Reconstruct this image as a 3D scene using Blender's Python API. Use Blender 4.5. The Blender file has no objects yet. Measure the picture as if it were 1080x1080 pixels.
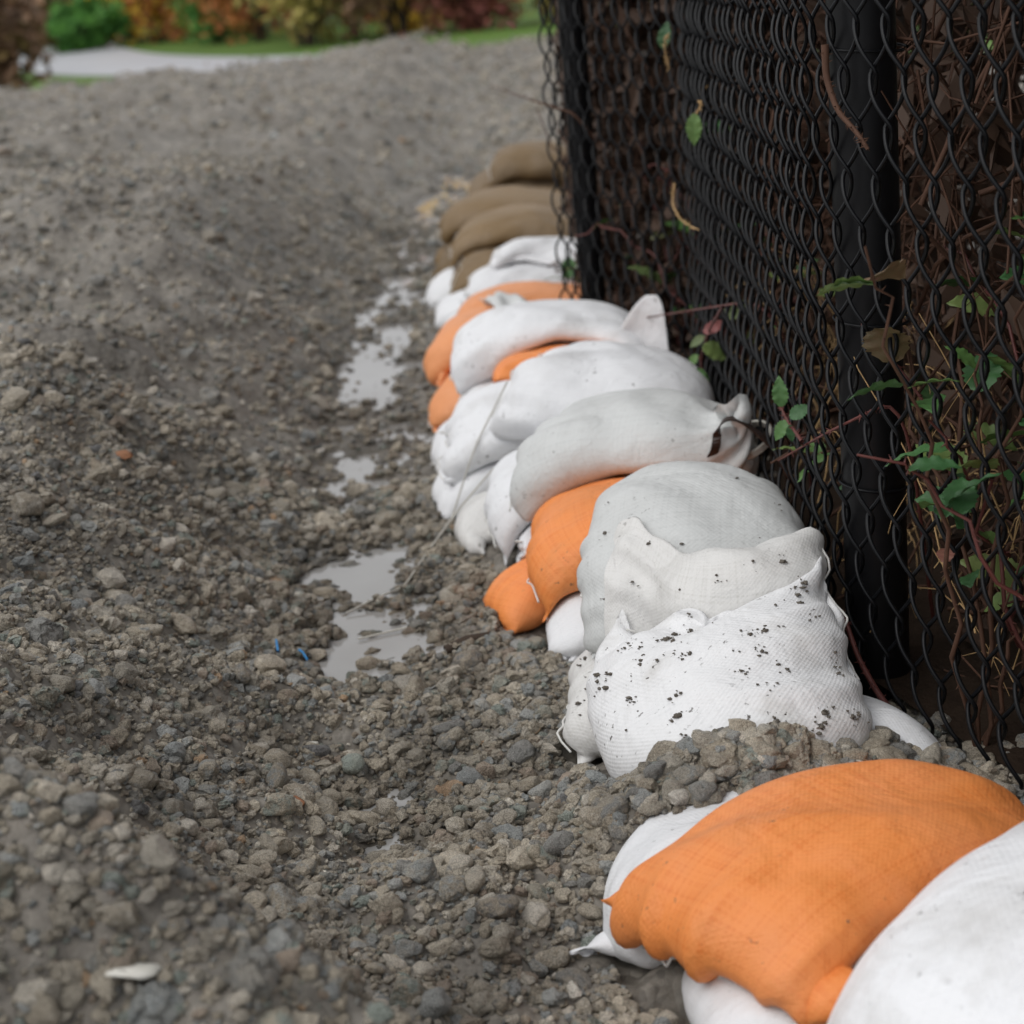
import bpy, bmesh, math, random
import numpy as np
from mathutils import Vector, Matrix, Euler

R = math.radians
rng = np.random.default_rng(7)
random.seed(7)
scene = bpy.context.scene
C = scene.collection

# ------------------------------------------------------------------ camera
CAM_H, FPX, PITCH, ROLL = 1.0, 1800.0, R(17.76), R(5.5)
cam_data = bpy.data.cameras.new('camera')
cam = bpy.data.objects.new('camera', cam_data)
C.objects.link(cam)
_F = Vector((0, math.cos(PITCH), -math.sin(PITCH)))
_U = Vector((0, math.sin(PITCH), math.cos(PITCH)))
_X = math.cos(ROLL) * Vector((1, 0, 0)) - math.sin(ROLL) * _U
_Y = math.sin(ROLL) * Vector((1, 0, 0)) + math.cos(ROLL) * _U
cam.matrix_world = Matrix(((_X.x, _Y.x, -_F.x, 0), (_X.y, _Y.y, -_F.y, 0), (_X.z, _Y.z, -_F.z, CAM_H), (0, 0, 0, 1)))
cam_data.sensor_fit = 'HORIZONTAL'
cam_data.sensor_width = 24.0
cam_data.lens = 24.0 * FPX / 1080.0
cam_data.clip_start = 0.05
cam_data.clip_end = 1000
cam_data.dof.use_dof = True
cam_data.dof.focus_distance = 2.10
cam_data.dof.aperture_fstop = 3.1
scene.camera = cam

# ------------------------------------------------------------------ sky, sun, exposure
SUN_EL, SUN_AZ = R(56), R(-112)          # azimuth from +Y towards +X
w = bpy.data.worlds.new('World')
scene.world = w
w.use_nodes = True
nt = w.node_tree
nt.nodes.clear()
sky = nt.nodes.new('ShaderNodeTexSky')
sky.sky_type = 'NISHITA'
sky.sun_disc = False
sky.sun_elevation = SUN_EL
sky.sun_rotation = SUN_AZ
sky.air_density = 1.0
sky.dust_density = 4.0
sky.ozone_density = 1.0
hs = nt.nodes.new('ShaderNodeHueSaturation')
hs.inputs['Saturation'].default_value = 0.14
bg = nt.nodes.new('ShaderNodeBackground')
bg.inputs['Strength'].default_value = 0.145
wo = nt.nodes.new('ShaderNodeOutputWorld')
nt.links.new(sky.outputs[0], hs.inputs['Color'])
cloud = nt.nodes.new('ShaderNodeMix'); cloud.data_type = 'RGBA'
cloud.inputs[0].default_value = 0.6
cloud.inputs[7].default_value = (6.3, 6.4, 6.6, 1)      # even overcast deck
nt.links.new(hs.outputs[0], cloud.inputs[6])
nt.links.new(cloud.outputs[2], bg.inputs['Color'])
nt.links.new(bg.outputs[0], wo.inputs['Surface'])

sd = bpy.data.lights.new('sun', 'SUN')
sd.energy = 0.6
sd.angle = R(40)
sd.color = (1.0, 0.975, 0.94)
sun = bpy.data.objects.new('sun', sd)
C.objects.link(sun)
_d = Vector((math.sin(SUN_AZ) * math.cos(SUN_EL), math.cos(SUN_AZ) * math.cos(SUN_EL), math.sin(SUN_EL)))
sun.rotation_euler = (-_d).to_track_quat('-Z', 'Y').to_euler()

vs = scene.view_settings
vs.view_transform = 'Standard'
vs.look = 'None'
vs.exposure = 0.12
vs.gamma = 1.0
vs.use_curve_mapping = False
scene.cycles.max_bounces = 6
scene.cycles.diffuse_bounces = 3
scene.cycles.glossy_bounces = 3
scene.cycles.transparent_max_bounces = 6
scene.cycles.use_denoising = True

# ------------------------------------------------------------------ helpers
def tag(o, label=None, cat=None, group=None, kind=None):
    if label: o['label'] = label
    if cat: o['category'] = cat
    if group: o['group'] = group
    if kind: o['kind'] = kind
    return o

def link(name, me, mat=None, parent=None):
    o = bpy.data.objects.new(name, me)
    C.objects.link(o)
    if mat is not None and me is not None and len(me.materials) == 0:
        me.materials.append(mat)
    if parent is not None:
        o.parent = parent
    return o

def empty(name, loc=(0, 0, 0)):
    o = bpy.data.objects.new(name, None)
    o.location = loc
    o.empty_display_size = 0.05
    C.objects.link(o)
    return o

def np_mesh(name, V, Fq, uv=None, smooth=True):
    """V (n,3) array, Fq (m,k) int array of equal-sized faces"""
    V = np.asarray(V, np.float32)
    Fq = np.asarray(Fq, np.int32)
    me = bpy.data.meshes.new(name)
    me.vertices.add(len(V))
    me.vertices.foreach_set('co', V.ravel())
    k = Fq.shape[1]
    me.loops.add(Fq.size)
    me.loops.foreach_set('vertex_index', Fq.ravel())
    me.polygons.add(len(Fq))
    me.polygons.foreach_set('loop_start', np.arange(0, Fq.size, k, dtype=np.int32))
    me.polygons.foreach_set('loop_total', np.full(len(Fq), k, np.int32))
    me.polygons.foreach_set('use_smooth', np.full(len(Fq), smooth, bool))
    if uv is not None:
        l = me.uv_layers.new(name='UVMap')
        l.data.foreach_set('uv', np.asarray(uv, np.float32).ravel())
    me.update()
    me.validate()
    return me

def tube_arrays(pts, rad, n=6):
    """swept tube along pts; rad scalar or per-point"""
    P = np.asarray(pts, float)
    m = len(P)
    rad = np.broadcast_to(np.asarray(rad, float), (m,))
    T = np.gradient(P, axis=0)
    T /= np.linalg.norm(T, axis=1)[:, None] + 1e-12
    ref = np.array([0, 0, 1.0]) if abs(T[0, 2]) < 0.9 else np.array([1.0, 0, 0])
    A = np.zeros_like(P)
    a = np.cross(T[0], ref); a /= np.linalg.norm(a)
    for i in range(m):
        a = a - T[i] * np.dot(a, T[i])
        a /= np.linalg.norm(a) + 1e-12
        A[i] = a
    B = np.cross(T, A)
    th = np.arange(n) * 2 * np.pi / n
    V = P[:, None] + rad[:, None, None] * (np.cos(th)[None, :, None] * A[:, None] + np.sin(th)[None, :, None] * B[:, None])
    i = np.arange(m - 1)[:, None]; j = np.arange(n)[None]
    q = np.stack([i * n + j, i * n + (j + 1) % n, (i + 1) * n + (j + 1) % n, (i + 1) * n + j], -1).reshape(-1, 4)
    return V.reshape(-1, 3), q

def tubes_mesh(name, list_pts, rads, n=5):
    Vs, Qs, off = [], [], 0
    for p, r in zip(list_pts, rads):
        v, q = tube_arrays(p, r, n)
        Vs.append(v); Qs.append(q + off); off += len(v)
    return np_mesh(name, np.concatenate(Vs), np.concatenate(Qs))

def hash2(ix, iy, seed):
    h = (ix.astype(np.int64) * 374761393 + iy.astype(np.int64) * 668265263 + seed * 1274126177) & 0x7fffffff
    h = ((h ^ (h >> 13)) * 1103515245) & 0x7fffffff
    return ((h ^ (h >> 16)) & 0xffff) / 65535.0

def vnoise(x, y, seed=0):
    x0 = np.floor(x); y0 = np.floor(y)
    fx = x - x0; fy = y - y0
    fx = fx * fx * fx * (fx * (fx * 6 - 15) + 10); fy = fy * fy * fy * (fy * (fy * 6 - 15) + 10)
    a = hash2(x0, y0, seed); b = hash2(x0 + 1, y0, seed)
    c = hash2(x0, y0 + 1, seed); d = hash2(x0 + 1, y0 + 1, seed)
    return (a + (b - a) * fx) * (1 - fy) + (c + (d - c) * fx) * fy - 0.5

def fbm(x, y, octv=4, seed=0, gain=0.5):
    s = 0; a = 1.0
    for k in range(octv):
        ca, sa = math.cos(k * 1.3), math.sin(k * 1.3)
        s = s + a * vnoise((x * ca - y * sa) * 2 ** k, (x * sa + y * ca) * 2 ** k, seed + k)
        a *= gain
    return s

def sstep(a, b, x):
    t = np.clip((x - a) / (b - a), 0, 1)
    return t * t * (3 - 2 * t)

# ------------------------------------------------------------------ materials
class NT:
    def __init__(self, name):
        self.m = bpy.data.materials.new(name)
        self.m.use_nodes = True
        self.t = self.m.node_tree
        self.b = self.t.nodes['Principled BSDF']
        self.out = self.t.nodes['Material Output']
    def n(self, typ, **kw):
        nd = self.t.nodes.new(typ)
        for k, v in kw.items():
            if k in nd.inputs.keys() if isinstance(k, str) else False:
                nd.inputs[k].default_value = v
            else:
                setattr(nd, k, v)
        return nd
    def l(self, a, b):
        self.t.links.new(a, b)
    def noise(self, vec, scale, detail=4, rough=0.55, dist=0.0):
        nd = self.t.nodes.new('ShaderNodeTexNoise')
        nd.inputs['Scale'].default_value = scale
        nd.inputs['Detail'].default_value = detail
        nd.inputs['Roughness'].default_value = rough
        nd.inputs['Distortion'].default_value = dist
        if vec is not None: self.l(vec, nd.inputs['Vector'])
        return nd.outputs['Fac']
    def ramp(self, fac, stops, interp='LINEAR'):
        nd = self.t.nodes.new('ShaderNodeValToRGB')
        nd.color_ramp.interpolation = interp
        e = nd.color_ramp.elements
        while len(e) < len(stops): e.new(0.5)
        for i, (p, c) in enumerate(stops):
            e[i].position = p
            e[i].color = (c, c, c, 1) if not hasattr(c, '__len__') else (*c, 1)
        self.l(fac, nd.inputs['Fac'])
        return nd.outputs['Color']
    def mix(self, fac, a, b, mode='MIX'):
        nd = self.t.nodes.new('ShaderNodeMix')
        nd.data_type = 'RGBA'
        nd.blend_type = mode
        for s, v in ((nd.inputs['Factor'], fac), (nd.inputs['A'], a), (nd.inputs['B'], b)):
            pass
        ins = [i for i in nd.inputs if i.enabled]
        for s, v in zip((nd.inputs[0], nd.inputs[6], nd.inputs[7]), (fac, a, b)):
            if hasattr(v, 'is_output'): self.l(v, s)
            elif hasattr(v, '__len__'): s.default_value = (*v, 1)
            else: s.default_value = v
        return nd.outputs[2]
    def math(self, op, a, b=None, c=None):
        nd = self.t.nodes.new('ShaderNodeMath')
        nd.operation = op
        for i, v in enumerate((a, b, c)):
            if v is None: continue
            if hasattr(v, 'is_output'): self.l(v, nd.inputs[i])
            else: nd.inputs[i].default_value = v
        return nd.outputs[0]
    def bump(self, h, strength=0.5, dist=0.01, normal=None):
        nd = self.t.nodes.new('ShaderNodeBump')
        nd.inputs['Strength'].default_value = strength
        nd.inputs['Distance'].default_value = dist
        self.l(h, nd.inputs['Height'])
        if normal is not None: self.l(normal, nd.inputs['Normal'])
        return nd.outputs['Normal']
    def coord(self, which='Object'):
        return self.t.nodes.new('ShaderNodeTexCoord').outputs[which]
    def pos(self):
        return self.t.nodes.new('ShaderNodeNewGeometry').outputs['Position']
    def rnd(self):
        return self.t.nodes.new('ShaderNodeObjectInfo').outputs['Random']
    def set(self, **kw):
        names = {'color': 'Base Color', 'rough': 'Roughness', 'spec': 'Specular IOR Level', 'metal': 'Metallic', 'normal': 'Normal', 'sss': 'Subsurface Weight', 'trans': 'Transmission Weight', 'coat': 'Coat Weight'}
        for k, v in kw.items():
            s = self.b.inputs[names[k]]
            if hasattr(v, 'is_output'): self.l(v, s)
            elif k == 'color': s.default_value = (*v, 1)
            else: s.default_value = v
        return self.m

def sack_material(name, base, dark, dirt_amt, weave=0.0026, stain=(0.16, 0.14, 0.115), wbump=0.16, vary=0.08, speckle=1.0):
    t = NT(name)
    uv = t.coord('UV')
    sep = t.n('ShaderNodeSeparateXYZ'); t.l(uv, sep.inputs[0])
    k = math.pi / weave
    su = t.math('SINE', t.math('MULTIPLY', sep.outputs[0], k))
    sv = t.math('SINE', t.math('MULTIPLY', sep.outputs[1], k))
    wv = t.math('MULTIPLY', su, sv)
    o = t.coord('Object')
    cr = t.noise(o, 13.0, 3, 0.5, 0.6)
    # long shallow fabric creases, different per sack
    mp = t.n('ShaderNodeMapping'); mp.inputs['Scale'].default_value = (9, 17, 9)
    t.l(o, mp.inputs['Vector'])
    cr2 = t.noise(mp.outputs[0], 1.0, 4, 0.6, 1.5)
    crs = t.math('ADD', cr, t.math('MULTIPLY', cr2, 0.6))
    nrm = t.bump(crs, 0.35, 0.022)
    nrm = t.bump(wv, wbump, 0.0009, nrm)
    # faint warp and weft streaks in the woven strips
    st1 = t.n('ShaderNodeMapping'); st1.inputs['Scale'].default_value = (300, 4, 1); t.l(uv, st1.inputs['Vector'])
    st2 = t.n('ShaderNodeMapping'); st2.inputs['Scale'].default_value = (4, 300, 1); t.l(uv, st2.inputs['Vector'])
    streak = t.math('ADD', t.noise(st1.outputs[0], 1, 1), t.noise(st2.outputs[0], 1, 1))
    col = t.mix(t.ramp(streak, [(0.6, 0.0), (1.3, 1.0)]), dark, base)
    fade = t.ramp(t.noise(o, 5.0, 3, 0.5, 0.4), [(0.42, 0.0), (0.7, 1.0)])
    col = t.mix(t.math('MULTIPLY', fade, 0.4), col, tuple(c * 0.82 + 0.13 for c in base))
    # grime: broad smears plus mud specks
    grime = t.ramp(t.noise(o, 7.0, 5, 0.65, 0.5), [(0.5, 0.0), (0.78, 1.0)])
    speck = t.ramp(t.noise(o, 90.0, 3, 0.6), [(0.64, 0.0), (0.70, 1.0)])
    spm = t.math('MULTIPLY', speck, t.ramp(t.noise(o, 9.0, 3), [(0.56 - 0.08 * speckle, 0.0), (0.66 - 0.06 * speckle, 1.0)]))
    rndm = t.math('ADD', 0.45, t.math('MULTIPLY', t.rnd(), 1.0))
    col = t.mix(t.math('MULTIPLY', t.math('MULTIPLY', grime, dirt_amt), rndm), col, stain)
    col = t.mix(t.math('MULTIPLY', spm, min(1, dirt_amt * 2.0)), col, (0.07, 0.06, 0.05))
    val = t.math('ADD', 1.0 - vary * 0.7, t.math('MULTIPLY', t.rnd(), vary))
    vc = t.n('ShaderNodeCombineColor')
    for q in range(3): t.l(val, vc.inputs[q])
    col = t.mix(1.0, col, vc.outputs[0], 'MULTIPLY')
    return t.set(color=col, rough=0.55, spec=0.35, normal=nrm)

M = {}
M['white'] = sack_material('white_woven_plastic', (0.80, 0.805, 0.82), (0.75, 0.755, 0.77), 0.42, stain=(0.34, 0.31, 0.265), wbump=0.17)
M['offwhite'] = sack_material('dirty_white_woven_plastic', (0.72, 0.71, 0.69), (0.62, 0.61, 0.58), 0.6)
M['grey'] = sack_material('translucent_grey_woven_plastic', (0.63, 0.64, 0.63), (0.56, 0.57, 0.56), 0.25)
M['orange'] = sack_material('orange_woven_plastic', (0.86, 0.285, 0.075), (0.76, 0.20, 0.04), 0.34, stain=(0.36, 0.19, 0.09))
M['pale_orange'] = sack_material('faded_orange_woven_plastic', (0.80, 0.33, 0.14), (0.74, 0.28, 0.10), 0.2, stain=(0.32, 0.2, 0.12))
M['tan'] = sack_material('tan_woven_plastic', (0.225, 0.145, 0.066), (0.18, 0.115, 0.05), 0.3, stain=(0.1, 0.075, 0.05), vary=0.45)
M['muddy'] = sack_material('mud_spattered_white_woven_plastic', (0.79, 0.79, 0.795), (0.73, 0.73, 0.735), 0.6, weave=0.0029, stain=(0.36, 0.33, 0.28), wbump=0.24, speckle=2.0)

def mat_ground():
    t = NT('wet_gravelly_sand')
    p = t.pos()
    n1 = t.noise(p, 220, 6, 0.7)
    n2 = t.noise(p, 28, 5, 0.65)
    n3 = t.noise(p, 2.1, 3, 0.5)
    v = t.n('ShaderNodeTexVoronoi'); v.inputs['Scale'].default_value = 95; t.l(p, v.inputs['Vector'])
    v2 = t.n('ShaderNodeTexVoronoi'); v2.inputs['Scale'].default_value = 38; t.l(p, v2.inputs['Vector'])
    c = t.ramp(n2, [(0.3, (0.11, 0.094, 0.075)), (0.5, (0.185, 0.162, 0.131)), (0.72, (0.28, 0.252, 0.21))])
    sep = t.n('ShaderNodeSeparateColor'); t.l(v.outputs['Color'], sep.inputs[0])
    peb = t.ramp(sep.outputs[0], [(0.0, (0.17, 0.168, 0.16)), (0.35, (0.29, 0.268, 0.23)), (0.6, (0.35, 0.335, 0.305)), (0.85, (0.40, 0.375, 0.33)), (0.97, (0.55, 0.51, 0.45))])
    c = t.mix(0.42, c, peb)
    c = t.mix(t.math('MULTIPLY', t.ramp(n3, [(0.4, 0.0), (0.65, 1.0)]), 0.3), c, (0.22, 0.19, 0.155))
    c = t.mix(t.ramp(n1, [(0.35, 0.3), (0.6, 0.0)]), c, (0.13, 0.11, 0.092))
    damp = t.ramp(t.noise(p, 5.5, 4, 0.6), [(0.36, 0.66), (0.62, 0.95)])
    c = t.mix(1.0, c, damp, 'MULTIPLY')
    sepz = t.n('ShaderNodeSeparateXYZ'); t.l(p, sepz.inputs[0])
    wetf = t.ramp(t.math('ADD', t.math('MULTIPLY', sepz.outputs[2], 10.0), 0.5), [(0.30, 1.0), (0.56, 0.0)])
    c = t.mix(wetf, c, t.mix(1.0, c, (0.56, 0.54, 0.51), 'MULTIPLY'))
    h = t.math('ADD', t.math('MULTIPLY', n1, 0.35), t.math('MULTIPLY', t.math('SUBTRACT', 1.0, v.outputs['Distance']), 0.45))
    h = t.math('ADD', h, t.math('MULTIPLY', t.math('SUBTRACT', 1.0, v2.outputs['Distance']), 0.9))
    return t.set(color=c, rough=0.62, spec=0.4, normal=t.bump(h, 0.8, 0.006))
M['ground'] = mat_ground()

def mat_stone():
    t = NT('mud_coated_gravel_stone')
    r = t.rnd()
    base = t.ramp(r, [(0.0, (0.22, 0.225, 0.225)), (0.10, (0.36, 0.335, 0.29)), (0.24, (0.43, 0.395, 0.335)), (0.36, (0.26, 0.285, 0.30)), (0.46, (0.33, 0.35, 0.36)),
                      (0.54, (0.47, 0.435, 0.375)), (0.64, (0.38, 0.36, 0.32)), (0.73, (0.25, 0.29, 0.275)), (0.80, (0.50, 0.475, 0.43)), (0.88, (0.30, 0.25, 0.21)), (0.93, (0.56, 0.535, 0.49)), (0.965, (0.16, 0.165, 0.175)), (0.988, (0.42, 0.30, 0.20)), (0.993, (0.72, 0.70, 0.66))], 'CONSTANT')
    p = t.pos()
    coat = t.ramp(t.noise(p, 60, 5, 0.7), [(0.40, 0.0), (0.54, 1.0)])
    r2 = t.math('FRACT', t.math('MULTIPLY', r, 17.31))
    coatm = t.math('MULTIPLY', coat, t.ramp(r2, [(0.28, 0.05), (0.75, 0.92)]))
    sand = t.ramp(t.noise(p, 420, 4, 0.7), [(0.28, (0.19, 0.165, 0.13)), (0.55, (0.345, 0.31, 0.255)), (0.75, (0.47, 0.43, 0.365))])
    col = t.mix(coatm, base, sand)
    fleck = t.ramp(t.noise(p, 700, 2, 0.5), [(0.3, 0.5), (0.62, 1.25)])
    col = t.mix(1.0, col, fleck, 'MULTIPLY')
    damp = t.ramp(t.noise(p, 5.5, 4, 0.6), [(0.36, 0.60), (0.62, 1.05)])
    col = t.mix(1.0, col, damp, 'MULTIPLY')
    col = t.mix(1.0, col, (1.22, 1.165, 1.08), 'MULTIPLY')
    sepz = t.n('ShaderNodeSeparateXYZ'); t.l(p, sepz.inputs[0])
    wetf = t.ramp(t.math('ADD', t.math('MULTIPLY', sepz.outputs[2], 10.0), 0.5), [(0.30, 1.0), (0.56, 0.0)])
    col = t.mix(wetf, col, t.mix(1.0, col, (0.56, 0.54, 0.51), 'MULTIPLY'))
    h = t.math('ADD', t.math('MULTIPLY', t.noise(p, 260, 5, 0.8), 1.0), t.math('MULTIPLY', coat, 0.5))
    rough = t.math('SUBTRACT', t.math('ADD', 0.27, t.math('MULTIPLY', coatm, 0.33)), t.math('MULTIPLY', wetf, 0.14))
    return t.set(color=col, rough=rough, spec=0.5, normal=t.bump(h, 1.0, 0.0034))
M['stone'] = mat_stone()

def mat_simple(name, col, rough=0.6, spec=0.3, var=0.25, scale=30, bump=0.2, dist=0.004, metal=0.0):
    t = NT(name)
    o = t.coord('Object')
    n = t.noise(o, scale, 4, 0.6)
    c2 = tuple(c * (1 - var) for c in col)
    return t.set(color=t.mix(n, c2, tuple(min(1, c * (1 + var)) for c in col)), rough=rough, spec=spec, metal=metal, normal=t.bump(n, bump, dist))
M['vinyl'] = mat_simple('black_vinyl_coating', (0.005, 0.0055, 0.0068), 0.40, 0.24, 0.3, 60, 0.05)
M['post'] = mat_simple('black_post_coating', (0.0055, 0.0055, 0.0065), 0.45, 0.26, 0.3, 25, 0.08)
M['thread'] = mat_simple('brown_seam_thread', (0.34, 0.25, 0.17), 0.8)
M['whitethread'] = mat_simple('white_seam_thread', (0.7, 0.69, 0.66), 0.8)
M['cord'] = mat_simple('pale_tie_cord', (0.5, 0.48, 0.43), 0.8)
M['strap'] = mat_simple('dark_brown_strap', (0.032, 0.019, 0.015), 0.45)
M['dirt'] = mat_simple('dark_wet_dirt', (0.12, 0.104, 0.085), 0.7, 0.3, 0.4, 200)
M['cane'] = mat_simple('red_brown_cane', (0.12, 0.038, 0.032), 0.5, 0.35, 0.5, 40)
M['deadcane'] = mat_simple('dead_brown_twig', (0.095, 0.05, 0.033), 0.75, 0.2, 0.55, 30)
M['straw'] = mat_simple('dry_straw', (0.5, 0.33, 0.16), 0.7, 0.2, 0.4, 30)
M['bark'] = mat_simple('shrub_bark', (0.06, 0.045, 0.035), 0.85, 0.1, 0.4, 20)
M['asphalt'] = mat_simple('pale_wet_path', (0.43, 0.435, 0.46), 0.45, 0.5, 0.12, 4, 0.1)
M['grass'] = mat_simple('mown_grass', (0.095, 0.17, 0.03), 0.8, 0.2, 0.4, 3, 0.3)
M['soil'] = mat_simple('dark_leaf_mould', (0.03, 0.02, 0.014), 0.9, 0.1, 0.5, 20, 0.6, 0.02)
M['blue'] = mat_simple('blue_plastic', (0.05, 0.25, 0.55), 0.4)
M['chip'] = mat_simple('orange_wood_chip', (0.26, 0.12, 0.06), 0.7)
M['shell'] = mat_simple('white_shell', (0.62, 0.6, 0.54), 0.6)

def mat_leaf(name, cols, rough=0.4, trans=0.0):
    t = NT(name)
    o = t.coord('Object')
    r = t.rnd()
    n = t.noise(o, 9, 3, 0.6)
    k = t.math('ADD', t.math('MULTIPLY', r, 0.75), t.math('MULTIPLY', n, 0.25))
    c = t.ramp(k, [(i / max(1, len(cols) - 1) * 0.8 + 0.08, cc) for i, cc in enumerate(cols)])
    return t.set(color=c, rough=rough, spec=0.4, normal=t.bump(t.noise(o, 60, 2), 0.25, 0.003))
M['leaf'] = mat_leaf('bramble_leaf_green', [(0.03, 0.088, 0.03), (0.055, 0.145, 0.048), (0.11, 0.21, 0.055), (0.19, 0.24, 0.08)])
M['leafred'] = mat_leaf('bramble_leaf_turning', [(0.09, 0.15, 0.05), (0.2, 0.12, 0.07), (0.24, 0.07, 0.07)])
M['deadleaf'] = mat_leaf('withered_leaf', [(0.04, 0.026, 0.018), (0.075, 0.042, 0.026), (0.055, 0.022, 0.017), (0.12, 0.085, 0.045)], 0.7)

def mat_water():
    t = NT('silty_puddle_water')
    p = t.pos()
    n = t.noise(p, 9, 2, 0.5)
    c = t.ramp(t.noise(p, 3.0, 3), [(0.3, (0.26, 0.25, 0.235)), (0.7, (0.34, 0.335, 0.325))])
    t.b.inputs['IOR'].default_value = 1.33
    return t.set(color=c, rough=0.03, spec=1.0, normal=t.bump(n, 0.06, 0.003))
M['water'] = mat_water()

# ------------------------------------------------------------------ terrain function
TY = np.array([0.4, 1.0, 1.5, 2.0, 2.67, 3.5, 4.85, 7.0, 9.0, 12.0, 20.0])
TX = np.array([0.02, -0.04, -0.09, -0.15, -0.25, -0.31, -0.35, -0.26, -0.12, 0.05, 0.3])
FPTS = np.array([(0.174, 4.07), (0.415, 3.48), (0.424, 2.155), (0.88, 0.894)])     # far end, bend, corner post, end of the near run
FX0, FY0 = FPTS[2]
def fence_x(y):
    return np.interp(y, FPTS[::-1, 1], FPTS[::-1, 0])

def terrain(x, y, fine=True):
    x = np.asarray(x, float); y = np.asarray(y, float)
    d = np.interp(y, TY, TX) - x + 0.05 * fbm(x * 0.9 + 3, y * 0.9, 2, 31)
    prof = 0.40 * sstep(0.04, 0.66, d) + 0.18 * sstep(0.6, 2.3, d)
    z = prof * (0.85 + 0.4 * fbm(x * 0.7, y * 0.7, 2, 5))
    z = z * np.interp(y, [0.4, 1.4, 2.0, 6, 9, 14, 18], [0.75, 0.85, 1.0, 1.0, 0.85, 0.68, 0.55])
    z = z - 0.034 * np.exp(-((d - 0.01) / 0.165) ** 2) * np.interp(y, [1.75, 2.28, 2.5, 2.95, 3.1, 3.3, 3.6, 3.8, 4.0, 4.3, 5.0, 5.3, 6.5, 7.5, 10, 11.5], [-.5, .1, 1.1, 1.15, .7, .85, .9, .6, .7, 1.1, 1.1, .75, .75, 1.0, 1.0, 0])
    # loose heap in the near left corner
    u = x + 0.32; v = y - 1.27
    z = z + 0.21 * np.exp(-((u * 0.86 - v * 0.5) / 0.42) ** 2 - ((u * 0.5 + v * 0.86) / 0.14) ** 2)
    # slumped scar in the bank
    z = z - 0.10 * np.exp(-((x + 0.66) / 0.16) ** 2 - ((y - 3.12) / 0.14) ** 2) + 0.08 * np.exp(-((x + 0.85) / 0.16) ** 2 - ((y - 2.95) / 0.14) ** 2)
    # far heap rising to the right
    z = z + 0.36 * np.exp(-((x - 0.6) / 1.9) ** 2) * sstep(8.5, 14.5, y)
    if fine:
        lump = sstep(-0.15, 0.3, d)
        wet = np.exp(-(d / 0.2) ** 2) * sstep(2.1, 2.4, y)
        z = z + (0.10 * fbm(x * 3.1, y * 3.1, 3, 11) + 0.05 * np.abs(fbm(x * 6.3, y * 6.3, 2, 41))) * (0.25 + 0.75 * lump) * (1 - 0.6 * wet)
        z = z + 0.026 * fbm(x * 15, y * 15, 3, 17, 0.6) * (1 + 0.15 * wet)
        z = z + 0.03 * np.clip(fbm(x * 1.4, y * 5.0, 3, 23), -1, 1) * lump * sstep(2.5, 5, y)
    return z

def mound(x, y):
    z = 0.115 * np.exp(-((x - 0.30) / 0.20) ** 2 - ((y - 1.78 - 0.25 * (x - 0.3)) / 0.10) ** 2)
    z = z + 0.05 * np.exp(-((x - 0.13) / 0.12) ** 2 - ((y - 1.80) / 0.12) ** 2)
    return z

# ------------------------------------------------------------------ height field carrying the sacks
HX0, HY0, HC = -1.0, 0.7, 0.01
HNX, HNY = 220, 680
gx = HX0 + HC * np.arange(HNX); gy = HY0 + HC * np.arange(HNY)
GX, GY = np.meshgrid(gx, gy, indexing='ij')
HF = terrain(GX, GY, False) + 0.02 * fbm(GX * 3.1, GY * 3.1, 2, 11)
BAGTOP = np.full_like(HF, -1.0)
BAGBOT = np.full_like(HF, 9.0)

def sample(A, x, y):
    fx = np.clip((x - HX0) / HC, 0, HNX - 1.001); fy = np.clip((y - HY0) / HC, 0, HNY - 1.001)
    i = fx.astype(int); j = fy.astype(int); fx = fx - i; fy = fy - j
    return (A[i, j] * (1 - fx) + A[i + 1, j] * fx) * (1 - fy) + (A[i, j + 1] * (1 - fx) + A[i + 1, j + 1] * fx) * fy

def fence_limit(Q):
    """keep sacks on the near side of the fence runs"""
    for k in range(3):
        p, q = FPTS[k], FPTS[k + 1]
        t = q - p; l = np.linalg.norm(t); t = t / l
        n = np.array([-t[1], t[0]])                   # towards the thicket
        rx, ry = Q[..., 0] - p[0], Q[..., 1] - p[1]
        al = rx * t[0] + ry * t[1]
        dd = rx * n[0] + ry * n[1] + 0.020
        m = (al > 0) & (al < l) & (dd > 0) & (dd < 0.4)
        Q[..., 0] = np.where(m, Q[..., 0] - n[0] * dd, Q[..., 0]); Q[..., 1] = np.where(m, Q[..., 1] - n[1] * dd, Q[..., 1])

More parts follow.
